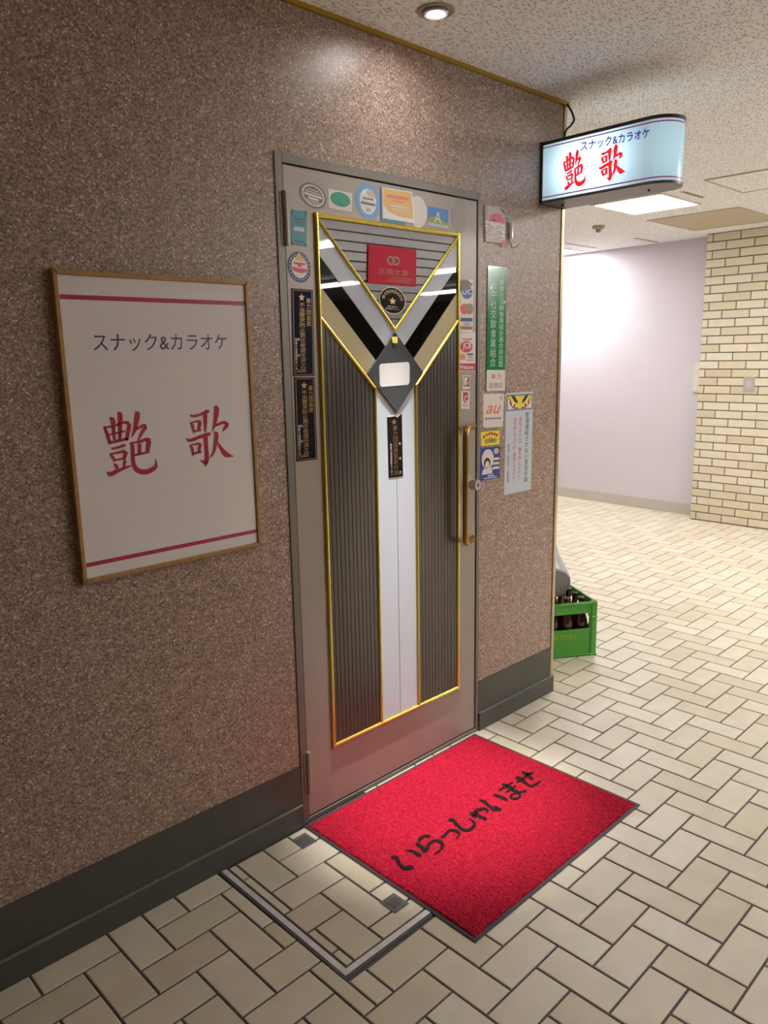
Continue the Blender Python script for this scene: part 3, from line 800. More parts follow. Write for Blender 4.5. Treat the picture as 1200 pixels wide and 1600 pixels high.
s = Plate('sticker', 'sky blue egg-shaped sticker with a white disc reading 20', 'sticker', qc(574.7, 314.7, (19, 4), (0.5, 27.5)), SY, ST, P_BLUE, GD, 'ellipse')
s.flat('white_disc', [s.ell(.5, .5, .34, .36)], P_WHITE); s.rects('printed_lines', [(.27, .40, .73, .45), (.2, .53, .8, .60)], P_GREY, 2)
s.flat('torn_patch', [[(.42, .28), (.5, .15), (.66, .14), (.82, .3), (.7, .38), (.55, .36)]], P_BEIGE, 3); s.text('20', .40, .69, .60, .79, P_BLACK)
s.rects('printed_band', [(.2, .36, .8, .365), (.16, .49, .84, .495), (.2, .64, .8, .645)], P_DBLUE, 2)
s = Plate('sticker', 'blank white oval sticker half under the orange notice', 'sticker', qc(653, 331, (14, 2.5), (0.3, 25)), SY, ST, P_OFFWHITE, GD, 'ellipse')
s = Plate('sticker', 'blue-green square sticker showing behind the orange notice', 'sticker', [(594.5, 291.5), (632, 297.5), (633, 352), (595.5, 346)], SY-0.0008, ST, P_TEAL, GD)
s.rects('printed_band', [(0, 0, .09, 1)], pm('print_azure', '3f86c8'))
s = Plate('notice', 'curling pale orange paper notice at the top of the door', 'notice', [(597, 292.5), (644, 300), (648.5, 349), (598, 341)], SY-0.0018, ST, P_WHITE, GD)
s.flat('orange_print', [[(.03, .03), (.97, .03), (.95, .86), (.5, .86), (.2, .76), (.03, .55)]], P_ORANGE)
s.rects('printed_lines', [(.14, .20, .86, .30), (.3, .36, .75, .40)], P_SALMON, 2); s.rects('printed_lines', [(.25, .52, .85, .57), (.3, .63, .85, .66), (.35, .72, .85, .74)], P_CREAM, 2)
s = Plate('sticker', 'small blue and yellow picture sticker with a letter A', 'sticker', [(669.5, 322), (700.5, 328), (700, 357.5), (668.5, 351.5)], SY, ST, pm('print_azure', '3f86c8'), GD)
s.flat('printed_hill', [[(0, .62), (.3, .5), (.6, .62), (1, .7), (1, .85), (0, .85)]], pm('print_lime', '9aa83c')); s.rects('printed_sea', [(0, .85, 1, 1)], P_PALEBLUE); s.text('A', .30, .22, .66, .80, P_CREAM)
s = Plate('sticker', 'faint beige oval sticker at the top right of the door', 'sticker', qc(716.5, 339, (11.5, 2), (0, 21)), SY, ST, mat('faded_beige_film', 'a8a092', 0.5), GD, 'ellipse')
s = Plate('sticker', 'tall teal sticker with dark lettering beside the upper hinge', 'sticker', [(454.7, 327.5), (479.5, 330), (479, 386), (455, 382)], SY, ST, P_TEAL, GD)
s.rects('printed_lines', [(.2, .22, .8, .27), (.3, .32, .42, .36), (.45, .32, .57, .36), (.6, .32, .72, .36), (.2, .86, .8, .89)], P_TEALDARK)
s.each('printed_corner', [[(0, 0), (.18, 0), (0, .22)], [(1, 0), (1, .22), (.82, 0)], [(0, 1), (0, .85), (.18, 1)], [(1, 1), (.82, 1), (1, .85)]], P_TEALDARK); s.rects('printed_panel', [(.16, .47, .84, .59)], P_PALEBLUE)
s = Plate('sticker', 'round dark blue ringed sticker with a red emblem on white', 'sticker', qc(467.6, 417.3, (18, 3), (0.5, 24)), SY, ST, pm('print_indigo', '2e2a58'), GD, 'ellipse')
s.flat('white_disc', [s.ell(.5, .5, .35, .36)], P_OFFWHITE); s.each('red_emblem', [[(.24, .36), (.75, .34), (.75, .40), (.56, .43), (.62, .5), (.44, .5), (.40, .43), (.24, .42)], [(.18, .52), (.5, .55), (.82, .52), (.8, .62), (.62, .68), (.38, .68), (.2, .62)]], pm('print_scarlet', 'd6352e'), 2)
s.flat('flame_mark', [[(.3, .3), (.36, .17), (.44, .08), (.5, .02), (.56, .1), (.66, .17), (.7, .3)]], P_ORANGE, 2); s.each('rim_dash', [s.ell(.5+.42*math.cos(a), .5+.42*math.sin(a), .025, .025, 8) for a in [2*math.pi*k/22 for k in range(22)]], P_PALEBLUE, 1)
def navy_plate(label, q, m, full=True):
    s = Plate('name_plate', label, 'plate', q, SY, 0.0015, m, 'dark plates on the door')
    s.each('gold_border', [[(.04, .012), (.96, .012), (.96, .02), (.04, .02)], [(.04, .98), (.96, .98), (.96, .988), (.04, .988)], [(.04, .012), (.08, .012), (.08, .988), (.04, .988)], [(.92, .012), (.96, .012), (.96, .988), (.92, .988)]], P_BROWN)
    s.flat('gold_star', [s.star(.46, .095, .15, .045)], P_GOLD)
    s.text('不当要求防止責任者選任済之証', .32, .155, .60, .955, P_GOLD, True)
    s.text('暴力団追放', .66, .10, .88, .42, P_GOLD, True)
    s.text('㈶暴力追放都民センター', .10, .56, .21, .955, P_WHITE, True)
    s.text('警', .22, .56, .30, .59, P_WHITE); s.text('視', .22, .745, .30, .775, P_WHITE); s.text('庁', .22, .93, .30, .955, P_WHITE)
navy_plate('upper of two tall navy plates with gold characters on the door', [(455.5, 450.5), (489, 453), (491.5, 587), (458.5, 588)], P_NAVY)
navy_plate('lower of two tall dark plates with gold characters on the door', [(460, 590), (491.5, 589.5), (496, 717.5), (464, 721.5)], pm('print_blackish_navy', '121218', 0.5, spec=0.08))
s = Plate('certificate', 'glossy crimson plaque with gold emblem at the top of the door', 'plaque', [(575.7, 381.8), (650.5, 390.3), (650, 448), (574.9, 441.5)], -0.0036, 0.004, P_CRIMSON)
ring1 = s.ring(.46, .36, .085, .12, .62); ring2 = s.ring(.56, .36, .085, .12, .62)
s.flat('gold_emblem', ring1+ring2, P_BROWN); s.text('主角之家', .20, .58, .84, .74, P_BROWN)
s.rects('gold_lines', [(.48, .80, .92, .815), (.40, .86, .88, .875), (.35, .91, .9, .92)], P_BROWN)
s = Plate('sticker', 'round black sticker with gold star, under the crimson plaque', 'sticker', qc(613, 469.6, (21, 2.5), (0.3, 21.5)), -0.0034, 0.0008, P_DARKPLATE, GD, 'ellipse')
s.flat('gold_rim', s.ring(.5, .5, .5, .5, .93), P_BEIGE); s.flat('gold_star', [s.star(.5, .52, .13, .14)], P_GOLD, 2)
vv_all = []
for k, ch in enumerate('暴力団追放宣言の店'):
    a_ = math.radians(-165+150*k/8); cu, cv = .5+.345*math.cos(a_), .5+.345*math.sin(a_)
    s.text(ch, cu-.055, cv-.06, cu+.055, cv+.06, P_GOLD)
s.text('警視庁', .32, .70, .68, .75, P_WHITE); s.text('暴追都民センター', .24, .78, .76, .83, P_WHITE)
s = Plate('name_plate', 'narrow dark plate with a torn top on the white centre glass', 'plate', [(605, 649), (627.9, 646.4), (629.8, 743.9), (607.6, 746.9)], -0.0026, 0.0012, P_DARKPLATE, 'dark plates on the door')
s.flat('torn_top', [[(0, 0), (.95, 0), (.68, .055), (.55, .03), (0, .03)]], P_WHITE); s.flat('gold_star', [s.star(.45, .115, .2, .05)], P_BROWN)
s.text('暴力団追放宣言の店', .34, .175, .68, .965, P_BROWN, True); s.text('㈶暴力追放都民センター', .14, .45, .26, .955, P_WHITE, True)
s.text('警', .74, .45, .88, .49, P_WHITE); s.text('視', .74, .685, .88, .725, P_WHITE); s.text('庁', .74, .91, .88, .96, P_WHITE)
s = Plate('paper_note', 'blank white rounded card on the grey diamond plate', 'card', [(592.6, 568.7), (640, 565.3), (640, 601), (593.6, 604.9)], -0.0086, 0.0006, M_PAPER, None, 'round', 0.012)
b0 = wxz(612.6, 524, -0.012); b1 = wxz(621.5, 539, -0.012)
lk = thing('charm', 'small gold charm hung at the tip of the diamond plate', 'charm', (b0[0], -0.009, b1[1]))
boxobj('charm_body', b0[0], b1[0], -0.0125, -0.0088, b1[1]+0.006, b0[1]-0.004, M_GOLD, lk, 0.001)
bm = bmesh.new(); xm_ = (b0[0]+b1[0])/2
tube(bm, [(xm_-0.004, -0.0105, b0[1]-0.004), (xm_-0.004, -0.0105, b0[1]+0.003), (xm_, -0.0105, b0[1]+0.006), (xm_+0.004, -0.0105, b0[1]+0.003), (xm_+0.004, -0.0105, b0[1]-0.004)], 0.0012, 8); obj('charm_loop', bm, M_GAP, lk)
bm = bmesh.new(); tube(bm, [(xm_+0.002, -0.0105, b1[1]+0.006), (xm_+0.003, -0.0105, b1[1]-0.004)], 0.0018, 8); obj('charm_tail', bm, M_GOLD, lk)
# card stickers at the right edge of the leaf
s = Plate('sticker', 'white card-logo strip with a folded corner, right edge of the door', 'sticker', [(719.3, 437.4), (739.6, 436.6), (739, 519.5), (718.4, 518.6)], SY, ST, P_OFFWHITE, GD)
s.flat('folded_corner', [[(0, 0), (.5, 0), (1, .1), (0.1, .22), (0, .22)]], mat('sticker_back', '7d746a', 0.5), 3)
s.flat('blue_badge', [s.ell(.52, .24, .42, .125)], P_DBLUE); s.text('UC', .16, .18, .9, .28, P_WHITE)
s.flat('red_disc', [s.ell(.33, .555, .3, .105)], pm('print_scarlet', 'd6352e')); s.flat('olive_disc', [s.ell(.7, .555, .3, .105)], pm('print_olive', '8a7a3c'), 2)
s.rects('blue_band', [(.04, .725, .95, .795)], pm('print_deep_blue', '1d2a5c')); s.rects('bronze_band', [(.04, .885, .95, .95)], P_BROWN); s.text('VISA', .28, .815, .75, .87, pm('print_deep_blue', '1d2a5c'))
s = Plate('sticker', 'white sticker with red card logo and a crimson welcome band', 'sticker', [(718.9, 520), (742.8, 519.5), (742.3, 580), (717.6, 579.6)], SY, ST, P_OFFWHITE, GD)
s.flat('red_badge', [s.ell(.42, .365, .40, .15)], pm('print_rose_red', 'c0183c')); s.text('JCB', .18, .25, .72, .46, P_WHITE)
s.flat('orange_disc', [s.ell(.18, .63, .2, .085)], pm('print_amber', 'e08a3a')); s.rects('blue_band', [(.46, .54, .88, .58)], pm('print_deep_blue', '1d2a5c')); s.text('VISA', .52, .60, .84, .66, pm('print_deep_blue', '1d2a5c'))
s.rects('crimson_band', [(0, .80, 1, .985)], pm('print_rose_red', 'c0183c')); s.text('Welcome', .02, .84, .9, .95, P_WHITE); s.rects('printed_lines', [(.15, .15, .78, .19), (.45, .70, .88, .73)], P_PINK)
s = Plate('sticker', 'tiny white sticker with a black and orange K mark', 'sticker', [(723, 586.6), (734.7, 586.6), (734.2, 607.7), (723.3, 608)], SY, ST, P_OFFWHITE, GD)
s.rects('black_square', [(.12, .1, .9, .8)], P_BLACK); s.rects('white_bar', [(.2, .16, .45, .74)], P_WHITE, 2); s.flat('orange_mark', [s.ell(.68, .55, .2, .17)], pm('print_amber', 'e08a3a'), 2); s.flat('white_wedge', [[(.45, .45), (.8, .16), (.45, .16)]], P_WHITE, 2)
s = Plate('sticker', 'tiny white sticker with a red tag and letter C', 'sticker', [(720.6, 611), (733.9, 611), (733.6, 638.9), (720, 638.6)], SY, ST, P_OFFWHITE, GD)
s.flat('red_tag', [[(.22, .06), (.82, .06), (.82, .5), (.7, .62), (.52, .68), (.34, .62), (.22, .5)]], pm('print_rose_red', 'c0183c')); s.text('C', .34, .26, .72, .60, P_WHITE); s.rects('printed_lines', [(.2, .76, .85, .80), (.2, .85, .85, .87)], P_PINK)

# ------------------------------------------------------------------ plates and stickers on the wall
WY = -0.0002
s = Plate('name_plate', 'tall green plastic plate with white characters beside the door', 'plate', [(762.5, 415.5), (791.7, 418), (788.7, 610.5), (759.8, 611)], WY, 0.003, P_PLATEGREEN)
s.rects('white_foot', [(0, .827, 1, 1)], P_OFFWHITE); s.text('西東京社交飲食業組合連合会加盟', .62, .05, .88, .80, P_PALEBLUE, True); s.text('府中社交飲食業組合', .16, .105, .48, .80, P_PALEBLUE, True)
s.text('暴 力', .25, .86, .78, .90, P_POSTER_RED); s.text('追放店', .13, .93, .88, .975, P_POSTER_RED)
s.each('screw', [s.ell(.19, .17, .07, .011, 12), s.ell(.91, .275, .07, .011, 12)], M_STEEL, 3)
s = Plate('sticker', 'white rounded sticker with an orange script logo', 'sticker', [(755.1, 615.3), (787.5, 614.8), (786, 666.9), (755, 668.4)], WY, ST, P_OFFWHITE, 'stickers on the wall', 'round', 0.009)
s.text('au', .10, .34, .72, .60, P_SALMON, slant=0.25); s.rects('printed_lines', [(.1, .71, .2, .76), (.24, .71, .34, .76), (.38, .71, .48, .76), (.52, .71, .62, .76), (.66, .71, .76, .76), (.80, .71, .88, .76)], P_GREY)
for k, rr_ in enumerate((.05, .09, .13)):
    s.flat('wave_mark', [[(.78+rr_*math.cos(math.radians(a)), .15+rr_*.62*math.sin(math.radians(a))), (.78+rr_*math.cos(math.radians(a+15)), .15+rr_*.62*math.sin(math.radians(a+15))), (.78+(rr_+.022)*math.cos(math.radians(a+15)), .15+(rr_+.022)*.62*math.sin(math.radians(a+15))), (.78+(rr_+.022)*math.cos(math.radians(a)), .15+(rr_+.022)*.62*math.sin(math.radians(a)))] for a in range(-75, 60, 15)], P_SALMON)
s = Plate('sticker', 'small yellow sticker with arched red lettering', 'sticker', [(751.4, 673.8), (780.6, 671.1), (780.6, 695), (752, 698.2)], WY, ST, P_YELLOW, 'stickers on the wall')
s.each('red_mark', [[(u-.05, v-.09), (u+.05, v-.09), (u+.05, v+.09), (u-.05, v+.09)] for u, v in ((.16, .38), (.3, .27), (.44, .22), (.58, .22), (.72, .27), (.85, .35))], pm('print_brick_red', 'b03a20')); s.each('tan_figure', [s.ell(.3, .68, .13, .17, 14), s.ell(.5, .62, .13, .2, 14), s.ell(.7, .68, .15, .17, 14)], pm('print_tan', 'c09a44')); s.rects('black_edge', [(0, 0, 1, .03), (0, .97, 1, 1)], P_BLACK)
s = Plate('sticker', 'blue sticker with a drawing of a dark-haired figure in a white oval', 'sticker', [(750.8, 699.8), (781.7, 697.1), (781, 746.6), (749.8, 751.9)], WY, ST, P_DBLUE, 'stickers on the wall')
s.flat('white_oval', [s.ell(.37, .36, .30, .30)], P_OFFWHITE); s.flat('dark_hair', [s.ell(.34, .48, .16, .16)], P_BLACK, 2); s.flat('face', [s.ell(.34, .53, .105, .115)], P_CREAM, 3); s.flat('white_dress', [[(.12, .68), (.3, .6), (.42, .6), (.6, .66), (.6, .82), (.08, .82)]], P_OFFWHITE, 3)
s.flat('sun_disc', [s.ell(.8, .14, .13, .09)], P_BEIGE); s.rects('cream_labels', [(.62, .34, .96, .42), (.62, .48, .96, .56), (.62, .62, .96, .70)], P_CREAM); s.rects('printed_lines', [(.38, .86, .7, .90), (.2, .93, .85, .96)], P_PALEBLUE)
s = Plate('notice', 'tall pale blue notice with yellow painted eyes and vertical lettering', 'notice', [(790.7, 614.3), (833.2, 611.6), (829.5, 764.6), (787.5, 773.7)], WY, ST, P_PALEBLUE, 'stickers on the wall')
s.rects('blue_panel', [(.02, .02, .98, .175)], pm('print_mid_blue', '4a7ab0'))
s.rects('yellow_panel', [(.06, .032, .94, .162)], P_YELLOW, 2)
s.each('white_cheek', [[(.06, .06), (.18, .12), (.24, .162), (.06, .162)], [(.94, .06), (.82, .12), (.76, .162), (.94, .162)]], P_CREAM, 3)
s.each('crimson_liner', [[(.12, .04), (.2, .10), (.36, .145), (.44, .15), (.4, .162), (.26, .15), (.14, .11)], [(.88, .04), (.8, .10), (.64, .145), (.56, .15), (.6, .162), (.74, .15), (.86, .11)]], P_MAROON, 4)
s.each('brow', [[(.18, .032), (.30, .032), (.42, .09), (.40, .11), (.30, .085)], [(.82, .032), (.70, .032), (.58, .09), (.60, .11), (.70, .085)]], P_BLACK, 4)
s.each('eye_white', [[(.2, .095), (.30, .105), (.40, .14), (.30, .142), (.22, .125)], [(.8, .095), (.70, .105), (.60, .14), (.70, .142), (.78, .125)]], P_WHITE, 5)
s.each('pupil', [s.ell(.30, .124, .035, .012, 14), s.ell(.70, .124, .035, .012, 14)], P_BLACK, 6)
s.text('飲酒運転させない宣言の店', .72, .20, .86, .91, P_BLACK, True); s.text('運転する人には、酒を出しません!!', .49, .25, .59, .885, pm('print_coral', 'd8485c'), True); s.text('酒を飲んだ人には、運転させません!!', .29, .25, .39, .93, pm('print_coral', 'd8485c'), True)
s.text('警視／警視庁・警察署', .09, .50, .16, .88, P_GREY, True)
# clear pouch with crinkled foil
pq = [wxz(a, b, -0.008) for a, b in ((758.5, 319), (790.5, 326), (790, 381.5), (759.5, 377))]
PC = thing('plastic_pouch', 'small clear pouch with pink print and crinkled shiny lower half', 'pouch', ((pq[0][0]+pq[1][0])/2, 0, pq[2][1]))
prismobj('backing_card', pq, -0.006, -0.0002, mat('pouch_card', 'b7a493', 0.4), PC, 0.001)
PP = Plate('printed_top', None, None, [bil(pq, .12, .04), bil(pq, .95, .04), bil(pq, .95, .45), bil(pq, .08, .45)], -0.0062, 0.0006, mat('pouch_print', 'cdb6b4', 0.25, coat=0.4), parent=PC, px=False)
PP.flat('pink_arch', [[(.1, .95), (.2, .55), (.45, .35), (.75, .38), (.95, .6), (.98, .95)]], P_PINK, 1); PP.flat('dark_mark', [PP.ell(.38, .85, .06, .07, 12)], P_BLACK, 2); PP.flat('green_leaf', [[(.7, 0), (1, 0), (1, .35), (.88, .2)]], pm('print_leaf', '5a7a3a'), 2)
bm = bmesh.new(); n = 26; gridv = {}
for i in range(n+1):
    for j in range(n+1):
        u, v = i/n, j/n; x, z = bil(pq, .0+u*.98, .42+v*.5)
        edge = min(u, 1-u, v*1.5, 1-v)
        yb_ = -0.006-0.010*min(1, edge*6)-0.006*noise.noise(Vector((u*11, v*11, 3)))*min(1, edge*8)-0.003*noise.noise(Vector((u*25, v*25, 9)))
        gridv[i, j] = bm.verts.new((x, yb_, z))
for i in range(n):
    for j in range(n):
        bm.faces.new((gridv[i, j], gridv[i, j+1], gridv[i+1, j+1], gridv[i+1, j]))
bmesh.ops.recalc_face_normals(bm, faces=bm.faces[:])
obj('crinkled_film', bm, mat('crinkled_clear_film', 'f8f5f7', 0.12, 0.0, coat=1.0), PC)
PP.flat('red_tab', [[(.86, 2.0), (1.05, 1.95), (1.05, 2.45), (.84, 2.5)]], P_RED, 1)
tx, tz0 = wxz(799.5, 374, -0.01); _, tz1 = wxz(799.5, 349, -0.01)
HK = thing('wire_hook', 'bent wire wall hook with a clear tube beside the pouch', 'hook', (tx, 0, tz0-0.03))
bm = bmesh.new(); lathe(bm, [(0, tz0), (0.006, tz0+0.002), (0.0065, tz0+0.006), (0.0065, tz1-0.004), (0.005, tz1), (0, tz1)], (tx, -0.009, 0), seg=16); obj('clear_tube', bm, mat('glossy_white_tube', 'e8e4e2', 0.1, coat=0.6), HK)
bm = bmesh.new(); tube(bm, [(tx-0.016, 0, tz1+0.004), (tx-0.016, -0.008, tz1), (tx-0.016, -0.008, tz0), (tx-0.008, -0.009, tz0-0.014), (tx, -0.009, tz0-0.014), (tx, -0.009, tz0-0.03), (tx+0.02, -0.02, tz0-0.028), (tx+0.03, -0.028, tz0-0.014)], 0.0016, 8); obj('bent_wire', bm, mat('dark_wire', '5a4f42', 0.4, 0.6), HK)

# ------------------------------------------------------------------ hanging light box
SX0, SX1, SZ0, SZ1, SYE = 1.305, 1.480, 2.137, 2.364, -0.452
SG = thing('hanging_sign', 'lit projecting sign box with rounded end and red characters', 'sign', ((SX0+SX1)/2, 0, SZ0))
rn = (SX1-SX0)/2; xc_ = (SX0+SX1)/2
def sign_outline(inset=0.0, n=20):
    r = rn-inset
    pts = [(SX0+inset, -0.004)]
    pts += [(xc_-r*math.cos(math.pi*k/n), SYE-r*math.sin(math.pi*k/n)) for k in range(n+1)]
    pts += [(SX1-inset, -0.004)]
    return pts
def sheet(name, z0, z1, inset, m, parent, closed=False, label=None):
    pts = sign_outline(inset); bm = bmesh.new()
    a = [bm.verts.new((x, y, z0)) for x, y in pts]; b = [bm.verts.new((x, y, z1)) for x, y in pts]
    for k in range(len(pts)-1): bm.faces.new((a[k], a[k+1], b[k+1], b[k]))
    if closed: bm.faces.new((a[-1], a[0], b[0], b[-1])); bm.faces.new(a[::-1]); bm.faces.new(b)
    bmesh.ops.recalc_face_normals(bm, faces=bm.faces[:])
    o = obj(name, bm, m, parent)
    return o
def acrylic():
    m, N, L, b = new_mat('backlit_opal_acrylic')
    tr = N.new('ShaderNodeBsdfTranslucent'); tr.inputs[0].default_value = rgb('d2ecf6')
    df = N.new('ShaderNodeBsdfDiffuse'); df.inputs[0].default_value = rgb('c8d8e0')
    gl = N.new('ShaderNodeBsdfGlossy'); gl.inputs[1].default_value = 0.12
    m1 = N.new('ShaderNodeMixShader'); m1.inputs[0].default_value = 0.35; L.new(tr.outputs[0], m1.inputs[1]); L.new(df.outputs[0], m1.inputs[2])
    m2 = N.new('ShaderNodeMixShader'); m2.inputs[0].default_value = 0.04; L.new(m1.outputs[0], m2.inputs[1]); L.new(gl.outputs[0], m2.inputs[2])
    L.new(m2.outputs[0], N['Material Output'].inputs[0]); return m
M_ACR = acrylic()
M_CAP = mat('dark_bronze_cap', '453f3c', 0.4, 0.3); M_UNDER = mat('sign_underside', '8c7a6a', 0.5, 0.2)
sheet('acrylic_shell', SZ0+0.008, SZ1-0.010, 0.003, M_ACR, SG)
sheet('top_cap', SZ1-0.012, SZ1, 0.0, M_CAP, SG, True)
sheet('bottom_cap', SZ0, SZ0+0.010, 0.0, mat('bronze_base_cap', '6a625a', 0.4, 0.3), SG, True)
boxobj('end_plate', SX0-0.003, SX1, -0.006, 0.0, SZ0-0.002, SZ1+0.002, M_CAP, SG)
bm = bmesh.new(); box(bm, SX0-0.003, SX0+0.001, -0.012, -0.004, SZ0, SZ1); obj('end_strip', bm, M_CAP, SG)
P_SIGNLINE = mat('sign_magenta_line', '8c2f6a', 0.4, emit=0.35)
for z in (SZ1-0.0215, SZ0+0.0215): sheet('stripe', z-0.0022, z+0.0022, 0.0016, P_SIGNLINE, SG)
P_SIGNRED = mat('sign_red_film', 'd4202c', 0.3, emit=0.75); P_SIGNBLUE = mat('sign_blue_film', '2c2c9c', 0.3, emit=0.35)
XT = SX0+0.0012
def on_sign(px, py): return tuple(on(px, py, 0, XT))
def sign_glyph(gl, q):
    polys = []
    for st in gl:
        L_, R2, c0, c1 = stroke_outline_px([(x*1200, y*1200, w*1.55) for x, y, w in st])
        for k in range(len(L_)-1): polys.append([L_[k], L_[k+1], R2[k+1], R2[k]])
        polys.append([c0, L_[0], R2[0]]); polys.append([L_[-1], c1, R2[-1]])
    return [[on_sign(*bil(q, x/1200, y/1200)) for x, y in p] for p in polys]
glyph_obj('brush_character', sign_glyph([[(x*1.055-.02, y*1.03-.03, w) for x, y, w in st] for st in EN], [(876, 239), (919, 228), (919, 294), (876, 304)]), P_SIGNRED, SG, Vector((-1, 0, 0)))
glyph_obj('brush_character', sign_glyph(KA, [(930, 232), (985, 219), (985, 281), (930, 294)]), P_SIGNRED, SG, Vector((-1, 0, 0)))
vv, ff = text_mesh_unit('スナック&カラオケ', False, 0.022)
tq = [(907, 221.5), (1015, 199.5), (1015, 215), (907, 237)]
me = bpy.data.meshes.new('lettering'); me.from_pydata([on_sign(*bil(tq, a_, b_)) for a_, b_ in vv], [], ff); me.update()
obj_from_mesh('lettering', me, P_SIGNBLUE, SG)
for yy in (-0.16, -0.27):
    ld = bpy.data.lights.new('sign_lamp', 'POINT'); ld.energy = SIGNW; ld.color = (0.86, 0.95, 1.0); ld.shadow_soft_size = 0.035
    lo = bpy.data.objects.new('sign_lamp', ld); COL.objects.link(lo); lo.parent = SG; lo.location = Vector((xc_, yy, (SZ0+SZ1)/2))-Vector(SG.location)
bm = bmesh.new(); lathe(bm, [(0, -0.006), (0.004, -0.006), (0.004, 0), (0, 0)], (xc_, -0.05, SZ0), seg=10); obj('screw', bm, M_GAP, SG)
bm = bmesh.new(); lathe(bm, [(0, -0.006), (0.004, -0.006), (0.004, 0), (0, 0)], (xc_, -0.42, SZ0), seg=10); obj('screw', bm, M_GAP, SG)
# cable
ca = on(888, 166, 1, -0.02)
pts = [on(886, 163, 1, -0.012), on(892, 172, 1, -0.03), on(896.5, 184, 1, -0.04), on(896, 190, 1, -0.04), on(891, 197, 1, -0.03), on(884, 205, 1, -0.02), on(878, 212, 1, -0.015)]
pts[-1].z = SZ1-0.002
bm = bmesh.new(); tube(bm, [Vector(p) for p in [tuple(c) for c in catmull([tuple(p) for p in pts], 4)]], 0.0042, 10)
tag(obj('power_cable', bm, mat('black_cable', '1c1816', 0.5), None, True), 'short black cable from the ceiling to the hanging sign', 'cable')

# ------------------------------------------------------------------ entrance mat
MX0, MX1, MY0, MY1 = -0.006, 0.898, -0.757, -0.0125
MT = thing('entrance_mat', 'red pile entrance mat with black brush lettering', 'mat', ((MX0+MX1)/2, (MY0+MY1)/2, 0))
boxobj('rubber_base', MX0, MX1, MY0, MY1, 0.0004, 0.0032, mat('dark_rubber', '3a3236', 0.6, vary=0.1), MT, 0.0008)
nx, ny = 260, 214; e0 = 0.012
bm = bmesh.new(); rr_ = random.Random(11); gv = []
for i in range(nx+1):
    row = []
    for j in range(ny+1):
        x = MX0+e0+(MX1-MX0-2*e0)*i/nx; y = MY0+e0+(MY1-MY0-2*e0)*j/ny
        ed = min(i, nx-i, j, ny-j)
        jx, jy = rr_.uniform(-.0011, .0011), rr_.uniform(-.0011, .0011)
        z = 0.0082+rr_.uniform(-.0016, .0016)
        if ed == 0:
            z = 0.0032; q_ = rr_.uniform(-.004, .004); 
            if i in (0, nx): jx += q_
            else: jy += q_
        elif ed == 1: z = 0.0075
        row.append(bm.verts.new((x+jx, y+jy, z)))
    gv.append(row)
for i in range(nx):
    for j in range(ny): bm.faces.new((gv[i][j], gv[i+1][j], gv[i+1][j+1], gv[i][j+1]))
pl = obj('pile', bm, pile_material('red_pile', '8c0c24', 'cc2440'), MT, False); 
H1 = [[(85, 555, 22), (140, 560, 45), (180, 630, 40), (230, 680, 45), (300, 675, 52), (345, 675, 35)], [(262, 475, 14), (340, 490, 36), (430, 540, 46)],
      [(535, 305, 28), (460, 315, 36), (408, 362, 40)], [(380, 395, 40), (430, 430, 46), (488, 482, 46), (530, 400, 36), (600, 362, 34), (670, 382, 40), (684, 430, 40), (650, 480, 25), (585, 520, 10)],
      [(672, 320, 30), (710, 300, 32), (760, 250, 30), (820, 240, 30), (870, 265, 32), (880, 300, 25), (845, 340, 18)],
      [(760, 118, 32), (810, 125, 42), (860, 180, 40), (920, 230, 36), (980, 240, 30), (1040, 210, 36), (1060, 170, 36), (1040, 130, 25), (995, 105, 8)]]
H2 = [[(265, 605, 30), (320, 612, 62), (340, 570, 42), (420, 550, 28), (465, 568, 26), (450, 592, 20)], [(320, 600, 30), (370, 640, 36), (450, 670, 30)], [(280, 630, 24), (330, 642, 30)],
      [(368, 450, 18), (420, 465, 36), (480, 515, 32), (540, 555, 42), (625, 558, 24)], [(545, 522, 20), (580, 545, 40)], [(535, 388, 16), (600, 405, 36), (692, 447, 30)],
      [(598, 335, 20), (680, 290, 28), (757, 240, 20)], [(678, 355, 20), (730, 330, 25), (792, 280, 22)],
      [(640, 265, 30), (700, 285, 42), (760, 330, 46), (830, 370, 36), (842, 410, 26), (790, 435, 22), (735, 420, 22), (742, 390, 22), (800, 370, 22), (870, 350, 25), (915, 345, 28)],
      [(798, 188, 34), (860, 207, 50), (910, 245, 30), (970, 285, 28), (1030, 265, 28), (1085, 225, 22)], [(868, 120, 24), (930, 150, 46), (992, 205, 30)], [(808, 240, 20), (880, 200, 25), (940, 150, 30), (1000, 125, 18)]]
zt_ = 0.0102
M_BLACKPILE = pile_material('black_pile', '15100f', '2a2220')
for H_, (cx0, cy0), chars in ((H1, (600, 1265), ((0, 2), (2, 4), (4, 5), (5, 6))), (H2, (700, 1190), ((0, 3), (3, 6), (6, 9), (9, 12)))):
    for c_a, c_b in chars:
        polys = []
        for st in H_[c_a:c_b]:
            s2 = [(cx0+x/7.5, cy0+y/7.5, w/7.5) for x, y, w in st]
            L_, R2, c0, c1 = stroke_outline_px(s2)
            for k in range(len(L_)-1): polys.append([L_[k], L_[k+1], R2[k+1], R2[k]])
            polys.append([c0, L_[0], R2[0]]); polys.append([L_[-1], c1, R2[-1]])
        glyph_obj('pile_character', [[tuple(on(x, y, 2, zt_)) for x, y in q] for q in polys], M_BLACKPILE, MT, Vector((0, 0, 1)))

